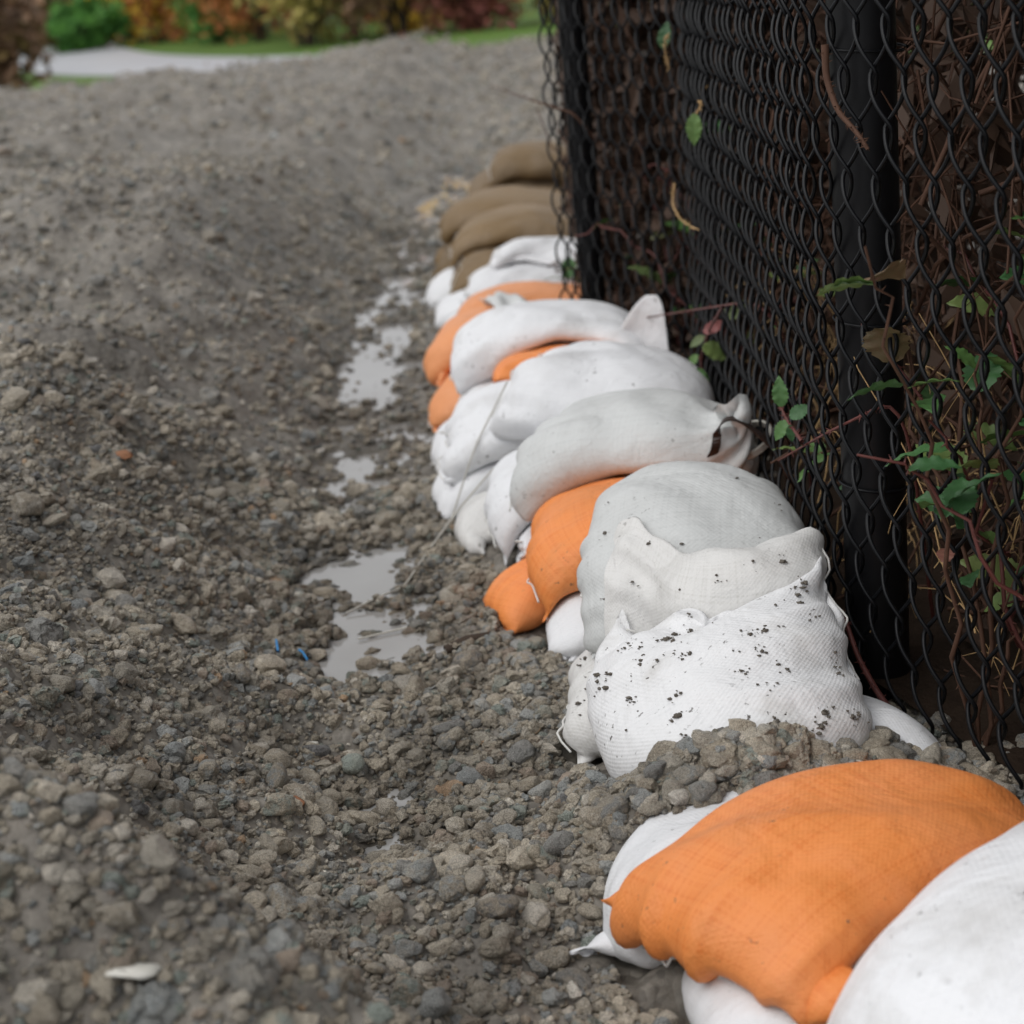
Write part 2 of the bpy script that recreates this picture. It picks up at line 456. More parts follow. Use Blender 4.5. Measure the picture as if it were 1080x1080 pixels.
def sim_sack(a, b, L, W, fill, seed, e0='sewn', e1='sewn', steps=130, res=0.0145, lift=0.0, tilt=0.0, bend=0.028, hem=0.25, wrinkle=1.0):
    """membrane filled with a heavy fluid-like load, settled on the height field"""
    r = np.random.default_rng(seed)
    Mi = max(18, int(L / res)) ; N = 2 * max(10, int(W / res))
    a = np.array(a, float); b = np.array(b, float)
    ax = (b - a) / np.linalg.norm(b - a); sd_ = np.array([-ax[1], ax[0]])
    cen = (a + b) / 2
    dv = L / (Mi - 1); du = 2 * W / N
    i = np.arange(Mi); th = 2 * np.pi * np.arange(N) / N
    s = (i / (Mi - 1) - 0.5) * L * 0.9
    prof = np.clip(1 - np.abs(i / (Mi - 1) * 2 - 1) ** 4, 0, 1)
    yy = np.cos(th)[None] * W * (0.46 - 0.06 * prof[:, None])
    zz = np.sin(th)[None] * W * 0.26 * prof[:, None]
    XY = cen + s[:, None, None] * ax + yy[..., None] * sd_
    base = sample(HF, XY[..., 0], XY[..., 1])
    bz = np.array([np.sort(row)[int(N * 0.7)] for row in base])
    kk = np.ones(9) / 9
    bz = np.convolve(np.pad(bz, 4, mode='edge'), kk, 'valid')
    Z = bz[:, None] + W * 0.24 + lift + zz + tilt * yy
    P = np.concatenate([XY, Z[..., None]], -1)
    P += r.normal(0, 0.0015, P.shape)
    vel = np.zeros_like(P)
    # circumference rest-length factor (gathered necks)
    gath = np.ones(Mi)
    def neck(row):
        q = np.abs(i - row)
        return np.where((i - row) * (1 if row > Mi / 2 else -1) > 0, 0.16 + 0.07 * q, 0.16 + 0.84 * sstep(0, 9, q))
    if e1 == 'tied': gath = np.minimum(gath, neck(Mi - 6))
    if e0 == 'tied': gath = np.minimum(gath, neck(5))
    press = np.ones(Mi)
    if e1 == 'tied': press[Mi - 6:] = 0
    if e0 == 'tied': press[:6] = 0
    if e1 == 'open': press[Mi - 9:] = 0
    if e0 == 'open': press[:9] = 0
    if e0 == 'sewn': press[:2] = 0
    if e1 == 'sewn': press[-2:] = 0
    ru = du * gath[:, None, None]
    rd = np.sqrt(dv ** 2 + (du * 0.5 * (gath[1:] + gath[:-1])) ** 2)[:, None, None]
    hLW = W ** 3 * (L / (np.pi * W) - 0.142 * (1 - 10 ** (-L / W)))
    V0 = hLW * fill
    opp = (-np.arange(N)) % N
    wj = 0.5 - np.minimum(np.arange(N), N - np.arange(N)) / (N / 2)
    for it in range(steps):
        Pj = np.roll(P, -1, 1) - np.roll(P, 1, 1)
        Pi = np.gradient(P, axis=0)
        n = np.cross(Pj, Pi) * 0.5
        c0 = P.mean((0, 1))
        V = (n * (P - c0)).sum() / 3
        if V < 0: n = -n; V = -V
        zmax = P[..., 2].max()
        ramp = min(1.0, 0.25 + it / 40)
        pr = 0.14 * (V0 * ramp - V) / V0 + 0.013 * (zmax - P[..., 2])
        acc = n / (du * dv) * (pr * press[:, None])[..., None]
        al = np.linalg.norm(acc, axis=-1, keepdims=True)
        acc *= np.minimum(1, 0.006 / (al + 1e-9))
        vel = 0.9 * (vel + acc)
        vel[..., 2] -= 0.0005
        if e1 == 'tied': vel[Mi - 9:, :, 2] += 0.00058
        Q = P + vel
        for k in range(3):
            D = np.roll(Q, -1, 1) - Q
            l = np.linalg.norm(D, axis=-1, keepdims=True) + 1e-9
            e = (l - ru) / l; e = np.where(e > 0, e, 0.7 * e)
            c = D * e * 0.27
            Q += c; Q -= np.roll(c, 1, 1)
            D = Q[1:] - Q[:-1]
            l = np.linalg.norm(D, axis=-1, keepdims=True) + 1e-9
            e = (l - dv) / l; e = np.where(e > 0, e, 0.7 * e)
            c = D * e * 0.27
            Q[:-1] += c; Q[1:] -= c
            for sh in (-1, 1):
                D = np.roll(Q, sh, 1)[1:] - Q[:-1]
                l = np.linalg.norm(D, axis=-1, keepdims=True) + 1e-9
                e = (l - rd) / l; e = np.where(e > 0, e, 0.3 * e)
                c = D * e * 0.09
                Q[:-1] += c; Q[1:] -= np.roll(c, -sh, 1)
            # bending
            B = (np.roll(Q, -1, 1) + np.roll(Q, 1, 1)) * 0.5 - Q
            Q += bend * B
            B = np.zeros_like(Q); B[1:-1] = (Q[2:] + Q[:-2]) * 0.5 - Q[1:-1]
            Q += bend * B
            for e_, rows in ((e0, (0, 1)), (e1, (Mi - 1, Mi - 2))):
                if e_ == 'sewn':
                    for rr in rows:
                        Q[rr] = 0.5 * (Q[rr] + Q[rr][opp])
                    # the double-stitched hem stays nearly straight and full width
                    rr = rows[0]
                    cr_ = Q[rr].mean(0)
                    dr_ = (Q[rr] * wj[:, None]).sum(0)
                    dr_ /= np.linalg.norm(dr_) + 1e-9
                    Q[rr] += hem * (cr_ + dr_ * wj[:, None] * W * 0.94 - Q[rr])
            h = sample(HF, Q[..., 0], Q[..., 1]) + 0.003
            pen = Q[..., 2] < h
            Q[..., 2] = np.where(pen, h, Q[..., 2])
            fr = 0.55
            Q[..., :2] = np.where(pen[..., None], Q[..., :2] * (1 - fr) + P[..., :2] * fr, Q[..., :2])
            fence_limit(Q)
        vel = np.clip(Q - P, -0.012, 0.012)
        P = P + vel
    # lumpy fill and folds running in from the hems
    Pj = np.roll(P, -1, 1) - np.roll(P, 1, 1); Pi = np.gradient(P, axis=0)
    n = np.cross(Pj, Pi); n /= np.linalg.norm(n, axis=-1, keepdims=True) + 1e-9
    if ((P - P.mean((0, 1))) * n).sum() < 0: n = -n
    vv = i / (Mi - 1)
    endm = np.clip(1 - np.minimum(vv, 1 - vv) / 0.42, 0, 1) ** 1.1 * sstep(0, 0.06, np.minimum(vv, 1 - vv))
    cth, sth = np.cos(th), np.sin(th)
    so = float(r.uniform(0, 50))
    nz_ = vnoise(so + cth[None] * 3.6 + vv[:, None] * 1.3, so + sth[None] * 3.6 + vv[:, None] * 1.1, seed)
    rid = 1 - np.abs(nz_ * 3.2)
    lum = fbm(so + cth[None] * 2.0 + vv[:, None] * 5, so * 2 + sth[None] * 2.0 - vv[:, None] * 4, 2, seed + 9)
    P = P + n * (0.013 * wrinkle * np.clip(rid, 0, 1) ** 1.5 * endm[:, None] + 0.016 * lum * (1 - 0.5 * endm[:, None]))[..., None]
    # separate the two sewn sheets by a hair so they never coincide
    for e_, rows in ((e0, (0, 1)), (e1, (Mi - 1, Mi - 2))):
        if e_ == 'sewn':
            for rr in rows:
                inn = rr + (2 if rr < Mi / 2 else -2)
                up = P[inn] - P[inn][opp]
                up /= np.linalg.norm(up, axis=-1, keepdims=True) + 1e-4
                P[rr] = P[rr] + up * 0.0016
    # radial pleats running into a gathered neck
    for e_, row in ((e0, 5), (e1, Mi - 6)):
        if e_ == 'tied':
            cen_r = P.mean(1, keepdims=True)
            amp = 0.14 * np.exp(-((i - row) / 4.0) ** 2)
            ph = 0.5 + 0.5 * np.sin(th * 11 + r.uniform(0, 6) + 1.5 * np.sin(th * 2))
            P = cen_r + (P - cen_r) * (1 - amp[:, None] * 2.0 * (ph[None] - 0.5))[..., None]
    # stamp into the height field
    U = P
    for _ in range(2):
        A2 = np.empty((U.shape[0], U.shape[1] * 2, 3)); A2[:, 0::2] = U; A2[:, 1::2] = (U + np.roll(U, -1, 1)) / 2
        U = np.empty((A2.shape[0] * 2 - 1, A2.shape[1], 3)); U[0::2] = A2; U[1::2] = (A2[1:] + A2[:-1]) / 2
    ii = np.clip(np.rint((U[..., 0] - HX0) / HC).astype(int), 0, HNX - 1).ravel()
    jj = np.clip(np.rint((U[..., 1] - HY0) / HC).astype(int), 0, HNY - 1).ravel()
    np.maximum.at(HF, (ii, jj), U[..., 2].ravel())
    np.maximum.at(BAGTOP, (ii, jj), U[..., 2].ravel())
    np.minimum.at(BAGBOT, (ii, jj), U[..., 2].ravel())
    return P

def sack_mesh(name, P, L, W):
    Mi, N, _ = P.shape
    i = np.arange(Mi - 1)[:, None]; j = np.arange(N)[None]
    q = np.stack([i * N + j, i * N + (j + 1) % N, (i + 1) * N + (j + 1) % N, (i + 1) * N + j], -1).reshape(-1, 4)
    u = np.broadcast_to(j, (Mi - 1, N)) * (2 * W / N); v = np.broadcast_to(i, (Mi - 1, N)) * (L / (Mi - 1))
    du, dv = 2 * W / N, L / (Mi - 1)
    uv = np.stack([np.stack([u, v], -1), np.stack([u + du, v], -1), np.stack([u + du, v + dv], -1), np.stack([u, v + dv], -1)], 2).reshape(-1, 2)
    c = P.reshape(-1, 3).mean(0); c = np.array([c[0], c[1], P[..., 2].min()])
    return np_mesh(name, P.reshape(-1, 3) - c, q, uv), c

def sack(label, colour, a, b, L=0.56, W=0.35, fill=0.62, e0='sewn', e1='sewn', group='sandbags piled along the fence', thread='whitethread', **kw):
    global _seed
    _seed += 1
    P = sim_sack(a, b, L, W, fill, _seed, e0, e1, **kw)
    me, c = sack_mesh('sandbag', P, L, W)
    o = link('sandbag', me, M[colour])
    o.location = c
    sub = o.modifiers.new('smooth', 'SUBSURF'); sub.levels = 1; sub.render_levels = 1
    tag(o, label, 'sandbag', group)
    Mi, N, _ = P.shape
    for e_, row, nrow in ((e0, 2, 5), (e1, Mi - 3, Mi - 6)):
        if e_ == 'sewn':
            half = P[row, :N // 2 + 1] - c
            n2 = P[row, (-np.arange(N // 2 + 1)) % N] - c
            up = half - n2
            upn = up / (np.linalg.norm(up, axis=1, keepdims=True) + 1e-6)
            pts = (half + upn * 0.0018)[2:-2]
            t = np.linspace(0, len(pts) - 1, len(pts) * 3)
            pp = np.stack([np.interp(t, np.arange(len(pts)), pts[:, k]) for k in range(3)], -1)
            v, q = tube_arrays(pp, 0.0016, 5)
            link('seam_thread', np_mesh('seam_thread', v, q), M[thread], o)
        if e_ == 'tied':
            ring = P[nrow] - c
            cc = ring.mean(0)
            rr = np.linalg.norm(ring - cc, axis=1).mean() * 1.12
            axis = (P[nrow + 1].mean(0) - P[nrow - 1].mean(0)); axis /= np.linalg.norm(axis)
            ta = np.cross(axis, [0.3, 0.2, 1]); ta /= np.linalg.norm(ta); tb = np.cross(axis, ta)
            t = np.linspace(0, 2 * np.pi * 3, 60)
            pp = cc + rr * (np.cos(t)[:, None] * ta + np.sin(t)[:, None] * tb) + axis * (np.linspace(-0.006, 0.006, 60))[:, None]
            v, q = tube_arrays(pp, 0.0028, 6)
            link('tie_cord', np_mesh('tie_cord', v, q), M['cord'], o)
    return o, P, c
_seed = 100

# ------------------------------------------------------------------ the sandbags, bottom ones first
S = {}
def add(key, *args, **kw):
    S[key] = sack(*args, **kw)

# lowest course, from the camera outwards
add('Db', 'white sandbag lowest in the bottom right corner', 'white', (0.28, 1.22), (0.66, 1.28), L=0.46, W=0.32, fill=0.66)
add('D', 'white sandbag at the bottom edge, lowest under the near orange bag', 'white', (0.13, 1.40), (0.52, 1.40), L=0.46, W=0.30, fill=0.62)
add('C', 'white sandbag with brown seam jutting out left beneath the near orange bag', 'white', (0.150, 1.470), (0.310, 1.860), L=0.46, W=0.35, fill=0.62, thread='thread', res=0.011)
add('Eb', 'white sandbag half buried in gravel between near orange bag and mud-spotted bag', 'white', (0.24, 2.02), (0.56, 1.90), L=0.40, W=0.30, fill=0.6)
add('F', 'mud-stained off-white sandbag squeezed left of the mud-spotted white bag', 'offwhite', (0.05, 2.18), (0.43, 2.16), L=0.44, W=0.34, fill=0.64, wrinkle=1.6)
add('Hb', 'white sandbag end showing low beside the small orange corner', 'white', (0.040, 2.470), (0.400, 2.420), L=0.42, W=0.31, fill=0.64)
add('K', 'small orange sandbag corner lying on the wet gravel', 'orange', (-0.060, 2.600), (0.280, 2.660), L=0.42, W=0.24, fill=0.5)
add('M1', 'white sandbag end in the lowest course left of the orange band', 'white', (-0.020, 2.800), (0.360, 2.780), L=0.44, W=0.31, fill=0.64)
add('O', 'crumpled grey-white sandbag sunk at the puddle edge', 'offwhite', (-0.120, 3.020), (0.320, 3.000), L=0.48, W=0.31, fill=0.5, wrinkle=2)
add('R1', 'white sandbag in the lowest course beside the second puddle', 'white', (-0.16, 3.26), (0.30, 3.22), L=0.48, W=0.33, fill=0.6)
add('R2', 'white sandbag bottom course just in front of the faded orange corner', 'white', (-0.14, 3.54), (0.30, 3.50), L=0.48, W=0.4, fill=0.72)
add('V', 'faded orange sandbag in the lowest course, only its left corner showing', 'pale_orange', (-0.150, 3.980), (0.180, 3.920), L=0.42, W=0.4, fill=0.72)
add('U0', 'white sandbag bottom course under the large faded orange bags', 'white', (-0.12, 4.34), (0.25, 4.32), L=0.46, W=0.4, fill=0.72)
add('U1', 'white sandbag bottom course behind the large faded orange bags', 'white', (-0.12, 4.74), (0.22, 4.72), L=0.46, W=0.4, fill=0.72)
add('X1', 'pale lavender-white sandbag low at the left below the tan bags', 'white', (-0.16, 5.08), (0.19, 5.06), L=0.46, W=0.33, fill=0.62)
add('X2', 'rounded white sandbag standing at the left under the tan bags', 'white', (-0.18, 5.42), (0.19, 5.42), L=0.48, W=0.36, fill=0.70)
add('X3', 'tan sandbag in the lowest course at the far end', 'tan', (-0.14, 5.98), (0.24, 5.98), L=0.5, W=0.41, fill=0.8)
add('X4', 'tan sandbag in the lowest course, last of the row', 'tan', (-0.06, 6.50), (0.30, 6.50), L=0.5, W=0.41, fill=0.8)
add('X6', 'tan sandbag on the ground at the very end of the row', 'tan', (-0.02, 6.94), (0.32, 6.94), L=0.46, W=0.42, fill=0.74)
add('X5', 'small white sandbag beyond the last tan bag', 'white', (0.10, 7.60), (0.46, 7.65), L=0.46, W=0.36, fill=0.70)
# second course
add('N', 'plump white sandbag with a grubby rounded end over the puddle', 'white', (-0.040, 2.940), (0.360, 2.900), L=0.46, W=0.34, fill=0.70)
add('Hc', 'dirty white sandbag wedged under the grey-white domed bag', 'offwhite', (0.150, 2.360), (0.410, 2.320), L=0.38, W=0.33, fill=0.64)
add('J', 'bright orange sandbag sandwiched between two grey-white bags', 'orange', (0.080, 2.600), (0.410, 2.540), L=0.48, W=0.4, fill=0.78, wrinkle=1.3)
add('Q', 'white sandbag with a loose pale flap left of the tied-neck bag', 'white', (-0.13, 3.32), (0.30, 3.28), L=0.48, W=0.4, fill=0.72, wrinkle=2.4)
add('T', 'white sandbag with an orange sliver above it in the middle course', 'white', (-0.060, 3.720), (0.280, 3.680), L=0.46, W=0.4, fill=0.72, wrinkle=2.4)
add('U2', 'large faded orange sandbag, the nearer of two lying together', 'pale_orange', (-0.070, 4.140), (0.180, 4.100), L=0.46, W=0.4, fill=0.72)
add('U3', 'large faded orange sandbag, the farther of two lying together', 'pale_orange', (-0.08, 4.56), (0.25, 4.52), L=0.48, W=0.4, fill=0.72)
add('W0', 'white sandbag in the middle course between orange and tan bags', 'white', (-0.06, 4.98), (0.22, 4.96), L=0.44, W=0.36, fill=0.68)
add('Y0', 'tan sandbag tucked low in front of the big tan bag', 'tan', (-0.10, 5.36), (0.20, 5.34), L=0.44, W=0.34, fill=0.66)
add('Y1', 'tan sandbag in the middle course under the big smooth tan bag', 'tan', (-0.13, 5.78), (0.24, 5.76), L=0.50, W=0.41, fill=0.8)
add('Y2', 'tan sandbag in the middle course under the peaked tan bag', 'tan', (-0.09, 6.28), (0.26, 6.28), L=0.50, W=0.41, fill=0.8)
add('Y6', 'tan sandbag in the middle course farthest from the camera', 'tan', (0.0, 6.70), (0.30, 6.70), L=0.46, W=0.41, fill=0.8)
# upper course
add('W', 'white sandbag between the faded orange bags and the tan bags', 'white', (0.03, 5.06), (0.25, 5.02), L=0.40, W=0.36, fill=0.68)
add('Y3', 'big smooth tan sandbag with a rounded left end', 'tan', (-0.080, 5.620), (0.260, 5.580), L=0.48, W=0.46, fill=0.86)
add('Y4', 'tan sandbag behind the big smooth tan one', 'tan', (-0.120, 6.080), (0.280, 6.040), L=0.50, W=0.46, fill=0.86)
add('Y5', 'peaked tan sandbag farthest along the fence', 'tan', (0.00, 6.60), (0.30, 6.60), L=0.46, W=0.46, fill=0.86)
add('Y7', 'small tan sandbag topping the far end of the row', 'tan', (0.06, 6.52), (0.32, 6.52), L=0.38, W=0.36, fill=0.8)
add('H', 'grey-white sandbag domed behind the crumpled open-mouthed bag', 'grey', (0.15, 2.33), (0.43, 2.28), L=0.42, W=0.38, fill=0.74, res=0.012, wrinkle=1.4)
add('I', 'grey-white sandbag with gathered neck behind the bright orange bag', 'grey', (0.160, 2.840), (0.380, 2.700), L=0.50, W=0.38, fill=0.68, e1='tied', wrinkle=2.4)
add('P', 'white sandbag with cord-tied frilled neck beside the fence', 'white', (0.080, 3.300), (0.360, 3.160), L=0.52, W=0.4, fill=0.7, e1='tied', wrinkle=2.4)
add('Ts', 'orange sandbag showing as a narrow sliver between two white bags', 'orange', (-0.01, 3.50), (0.27, 3.48), L=0.38, W=0.26, fill=0.55)
add('S', 'white sandbag with an upright pointed ear against the fence', 'white', (0.000, 3.760), (0.270, 3.680), L=0.48, W=0.4, fill=0.68, wrinkle=2.4)
add('G', 'crumpled off-white sandbag with open mouth behind the mud-spotted bag', 'offwhite', (0.150, 2.150), (0.380, 2.110), L=0.36, W=0.29, fill=0.36, e0='open', wrinkle=1.8)
add('E', 'white woven sandbag spattered with dark mud crumbs in front of the post', 'muddy', (0.140, 1.995), (0.410, 1.985), L=0.44, W=0.36, fill=0.66, thread='whitethread', res=0.011, wrinkle=1.4)
add('B', 'bright orange sandbag in the foreground with a pinched left corner', 'orange', (0.150, 1.410), (0.450, 1.630), L=0.49, W=0.4, fill=0.56, res=0.011, wrinkle=2.0, hem=0.4)
add('A', 'large white sandbag cut off by the bottom right corner', 'white', (0.360, 1.150), (0.600, 1.400), L=0.54, W=0.44, fill=0.84, res=0.011)

# ------------------------------------------------------------------ ground
def build_ground():
    ny, nx = 620, 430
    ys = 0.55 * (17.0 / 0.55) ** (np.linspace(0, 1, ny))
    t = np.linspace(0, 1, nx)
    Y = np.repeat(ys[:, None], nx, 1)
    lo = -(0.9 + 0.62 * ys); hi = 0.95 + 0.28 * ys
    X = lo[:, None] + (hi - lo)[:, None] * t[None]
    Z = terrain(X, Y) + mound(X, Y)
    # run the far rim and the sides down into the field
    rim = 14.6 + 0.9 * fbm(X * 0.5, X * 0 + 3, 3, 3) - 0.2 * X
    Z = Z - 0.9 * sstep(0, 2.2, Y - rim)
    V = np.stack([X, Y, Z], -1).reshape(-1, 3)
    i = np.arange(ny - 1)[:, None]; j = np.arange(nx - 1)[None]
    q = np.stack([i * nx + j, i * nx + j + 1, (i + 1) * nx + j + 1, (i + 1) * nx + j], -1).reshape(-1, 4)
    return link('gravel_ground', np_mesh('gravel_ground', V, q), M['ground'])
ground = tag(build_ground(), kind='structure')

def sheet(name, pts, z, mat, kind='structure'):
    me = bpy.data.meshes.new(name)
    me.from_pydata([(x, y, z) for x, y in pts], [], [list(range(len(pts)))])
    o = link(name, me, mat)
    return tag(o, kind=kind)
sheet('field', [(-300, 8), (300, 8), (300, 500), (-300, 500)], -0.12, M['grass'])
WATER_Z = -0.021
# puddles lying in the trough
def puddle(x0, x1, y0, y1, label_z):
    nx, ny = 24, 40
    xs = np.linspace(x0, x1, nx); ys = np.linspace(y0, y1, ny)
    X, Y = np.meshgrid(xs, ys)
    V = np.stack([X, Y, np.full_like(X, label_z)], -1).reshape(-1, 3)
    i = np.arange(ny - 1)[:, None]; j = np.arange(nx - 1)[None]
    q = np.stack([i * nx + j, i * nx + j + 1, (i + 1) * nx + j + 1, (i + 1) * nx + j], -1).reshape(-1, 4)
    return tag(link('puddle', np_mesh('puddle', V, q), M['water']), kind='structure')
puddle(-0.66, 0.06, 1.75, 3.12, WATER_Z)
puddle(-0.74, 0.10, 3.12, 3.95, WATER_Z)
puddle(-0.80, 0.10, 3.95, 5.9, WATER_Z)
puddle(-0.80, 0.45, 5.9, 10.8, WATER_Z)

# ------------------------------------------------------------------ gravel: 300 big stones as objects, the rest as instanced stuff
def stone_mesh(seed, sub=4):
    bm = bmesh.new()
    bmesh.ops.create_icosphere(bm, subdivisions=sub, radius=0.5)
    r = np.random.default_rng(seed)
    sc = np.array([1.0, r.uniform(0.7, 0.95), r.uniform(0.5, 0.8)])
    planes = r.normal(size=(7, 3)); planes /= np.linalg.norm(planes, axis=1)[:, None]
    cut = r.uniform(0.30, 0.46, 7)
    fr = r.normal(size=(6, 3)) * 5; ph = r.uniform(0, 6, 6)
    fr2 = r.normal(size=(10, 3)) * 17; ph2 = r.uniform(0, 6, 10)
    for v in bm.verts:
        p = np.array(v.co)
        for n, c in zip(planes, cut):
            d = p @ n - c
            if d > 0: p = p - n * d * 0.85
        p = p * (1 + 0.035 * np.sin(fr @ p + ph).sum())
        p = p * (1 + 0.011 * np.sin(fr2 @ p + ph2).sum())
        p = p * (1 + 0.012 * r.normal())
        v.co = Vector(p * sc)
    me = bpy.data.meshes.new('stone')
    bm.to_mesh(me); bm.free()
    me.polygons.foreach_set('use_smooth', np.ones(len(me.polygons), bool))
    me.materials.append(M['stone'])
    return me

def ground_z(x, y):
    g = terrain(x, y) + mound(x, y)
    inside = (x > HX0) & (x < HX0 + HC * HNX) & (y > HY0) & (y < HY0 + HC * HNY)
    bt = np.where(inside, sample(BAGTOP, x, y), -1)
    return g, bt

def scatter(n, ylo, yhi, dlo, dhi, power=2.2, wet_keep=0.6, sizefun=None, seed=1):
    r = np.random.default_rng(seed)
    y = np.sqrt(r.uniform(ylo ** 2, yhi ** 2, n))
    x = r.uniform(-(0.35 + 0.36 * y), 0.34 + 0.16 * y, n) if yhi < 8 else r.uniform(-(0.4 + 0.4 * y), 0.30 + 0.04 * y, n)
    u = r.uniform(0, 1, n)
    s = (dlo ** (1 - power) + u * (dhi ** (1 - power) - dlo ** (1 - power))) ** (1 / (1 - power))
    g, bt = ground_z(x, y)
    keep = bt < g + 0.004
    # finer on the bank, coarser in the foreground hollow
    d = np.interp(y, TY, TX) - x
    coarse = np.clip(1.05 - 0.75 * sstep(0.1, 0.5, d) * sstep(1.55, 2.0, y), 0.2, 1)
    coarse = np.maximum(coarse, 0.5 + 0.9 * fbm(x * 2.3, y * 2.3, 2, 77))
    keep &= (s < 0.014) | (r.uniform(0, 1, n) < coarse * (0.3 + 0.7 * sstep(0.06, 0.02, s)))
    under = (g < WATER_Z - 0.003 + 0.3 * s) & (y > 2.1)
    keep &= (~under) | (r.uniform(0, 1, n) < wet_keep)
    keep &= ~((x > fence_x(y) + 0.10) & (y < 4.1))
    keep &= ~((x > 0.05 * y + 0.08) & (y > 4.0) & (y < 8))
    return x[keep], y[keep], g[keep], s[keep]

parts = [scatter(3600, 0.95, 3.4, 0.022, 0.052, 2.6, seed=1), scatter(26000, 0.95, 3.4, 0.010, 0.022, 2.2, seed=2), scatter(52000, 0.95, 3.0, 0.0045, 0.010, 1.8, 0.2, seed=3),
         scatter(2600, 3.4, 7.5, 0.024, 0.055, 3.2, seed=4), scatter(26000, 3.0, 7.5, 0.011, 0.024, 2.2, 0.4, seed=5), scatter(15000, 7.5, 15.5, 0.018, 0.05, 2.8, seed=6)]
# rubble tipped over the sack between the orange bag and the spattered one
rr = np.random.default_rng(9)
n = 1500
mx = 0.30 + rr.normal(0, 0.13, n); my = 1.80 + 0.25 * (mx - 0.3) + rr.normal(0, 0.055, n)
ms = (0.008 ** -1.2 + rr.uniform(0, 1, n) * (0.042 ** -1.2 - 0.008 ** -1.2)) ** (1 / -1.2)
mg = terrain(mx, my) + mound(mx, my); mb = sample(BAGTOP, mx, my)
ok = (mg > mb - 0.012) & (mx < 0.56)
parts.append((mx[ok], my[ok], np.maximum(mg, mb)[ok], ms[ok]))
X = np.concatenate([p[0] for p in parts]); Y = np.concatenate([p[1] for p in parts]); Z = np.concatenate([p[2] for p in parts]); D = np.concatenate([p[3] for p in parts])
# apparent size picks the 300 that become objects
cx = np.abs(X - 0.03) < 0.30 * Y + 0.02
app = np.where(cx & (Y > 1.38), D / Y, 0)
order = np.argsort(-app)
big, rest = order[:300], order[300:]
stone_protos = [stone_mesh(900 + k) for k in range(14)]
for k, idx in enumerate(big):
    o = link('stone', stone_protos[k % 14], None, ground)
    d = float(D[idx])
    o.location = (float(X[idx]), float(Y[idx]), float(Z[idx]) + d * 0.18)
    o.rotation_euler = (random.uniform(-0.5, 0.5), random.uniform(-0.5, 0.5), random.uniform(0, 6.28))
    o.scale = (d * random.uniform(0.9, 1.2), d * random.uniform(0.85, 1.15), d * random.uniform(0.8, 1.1))

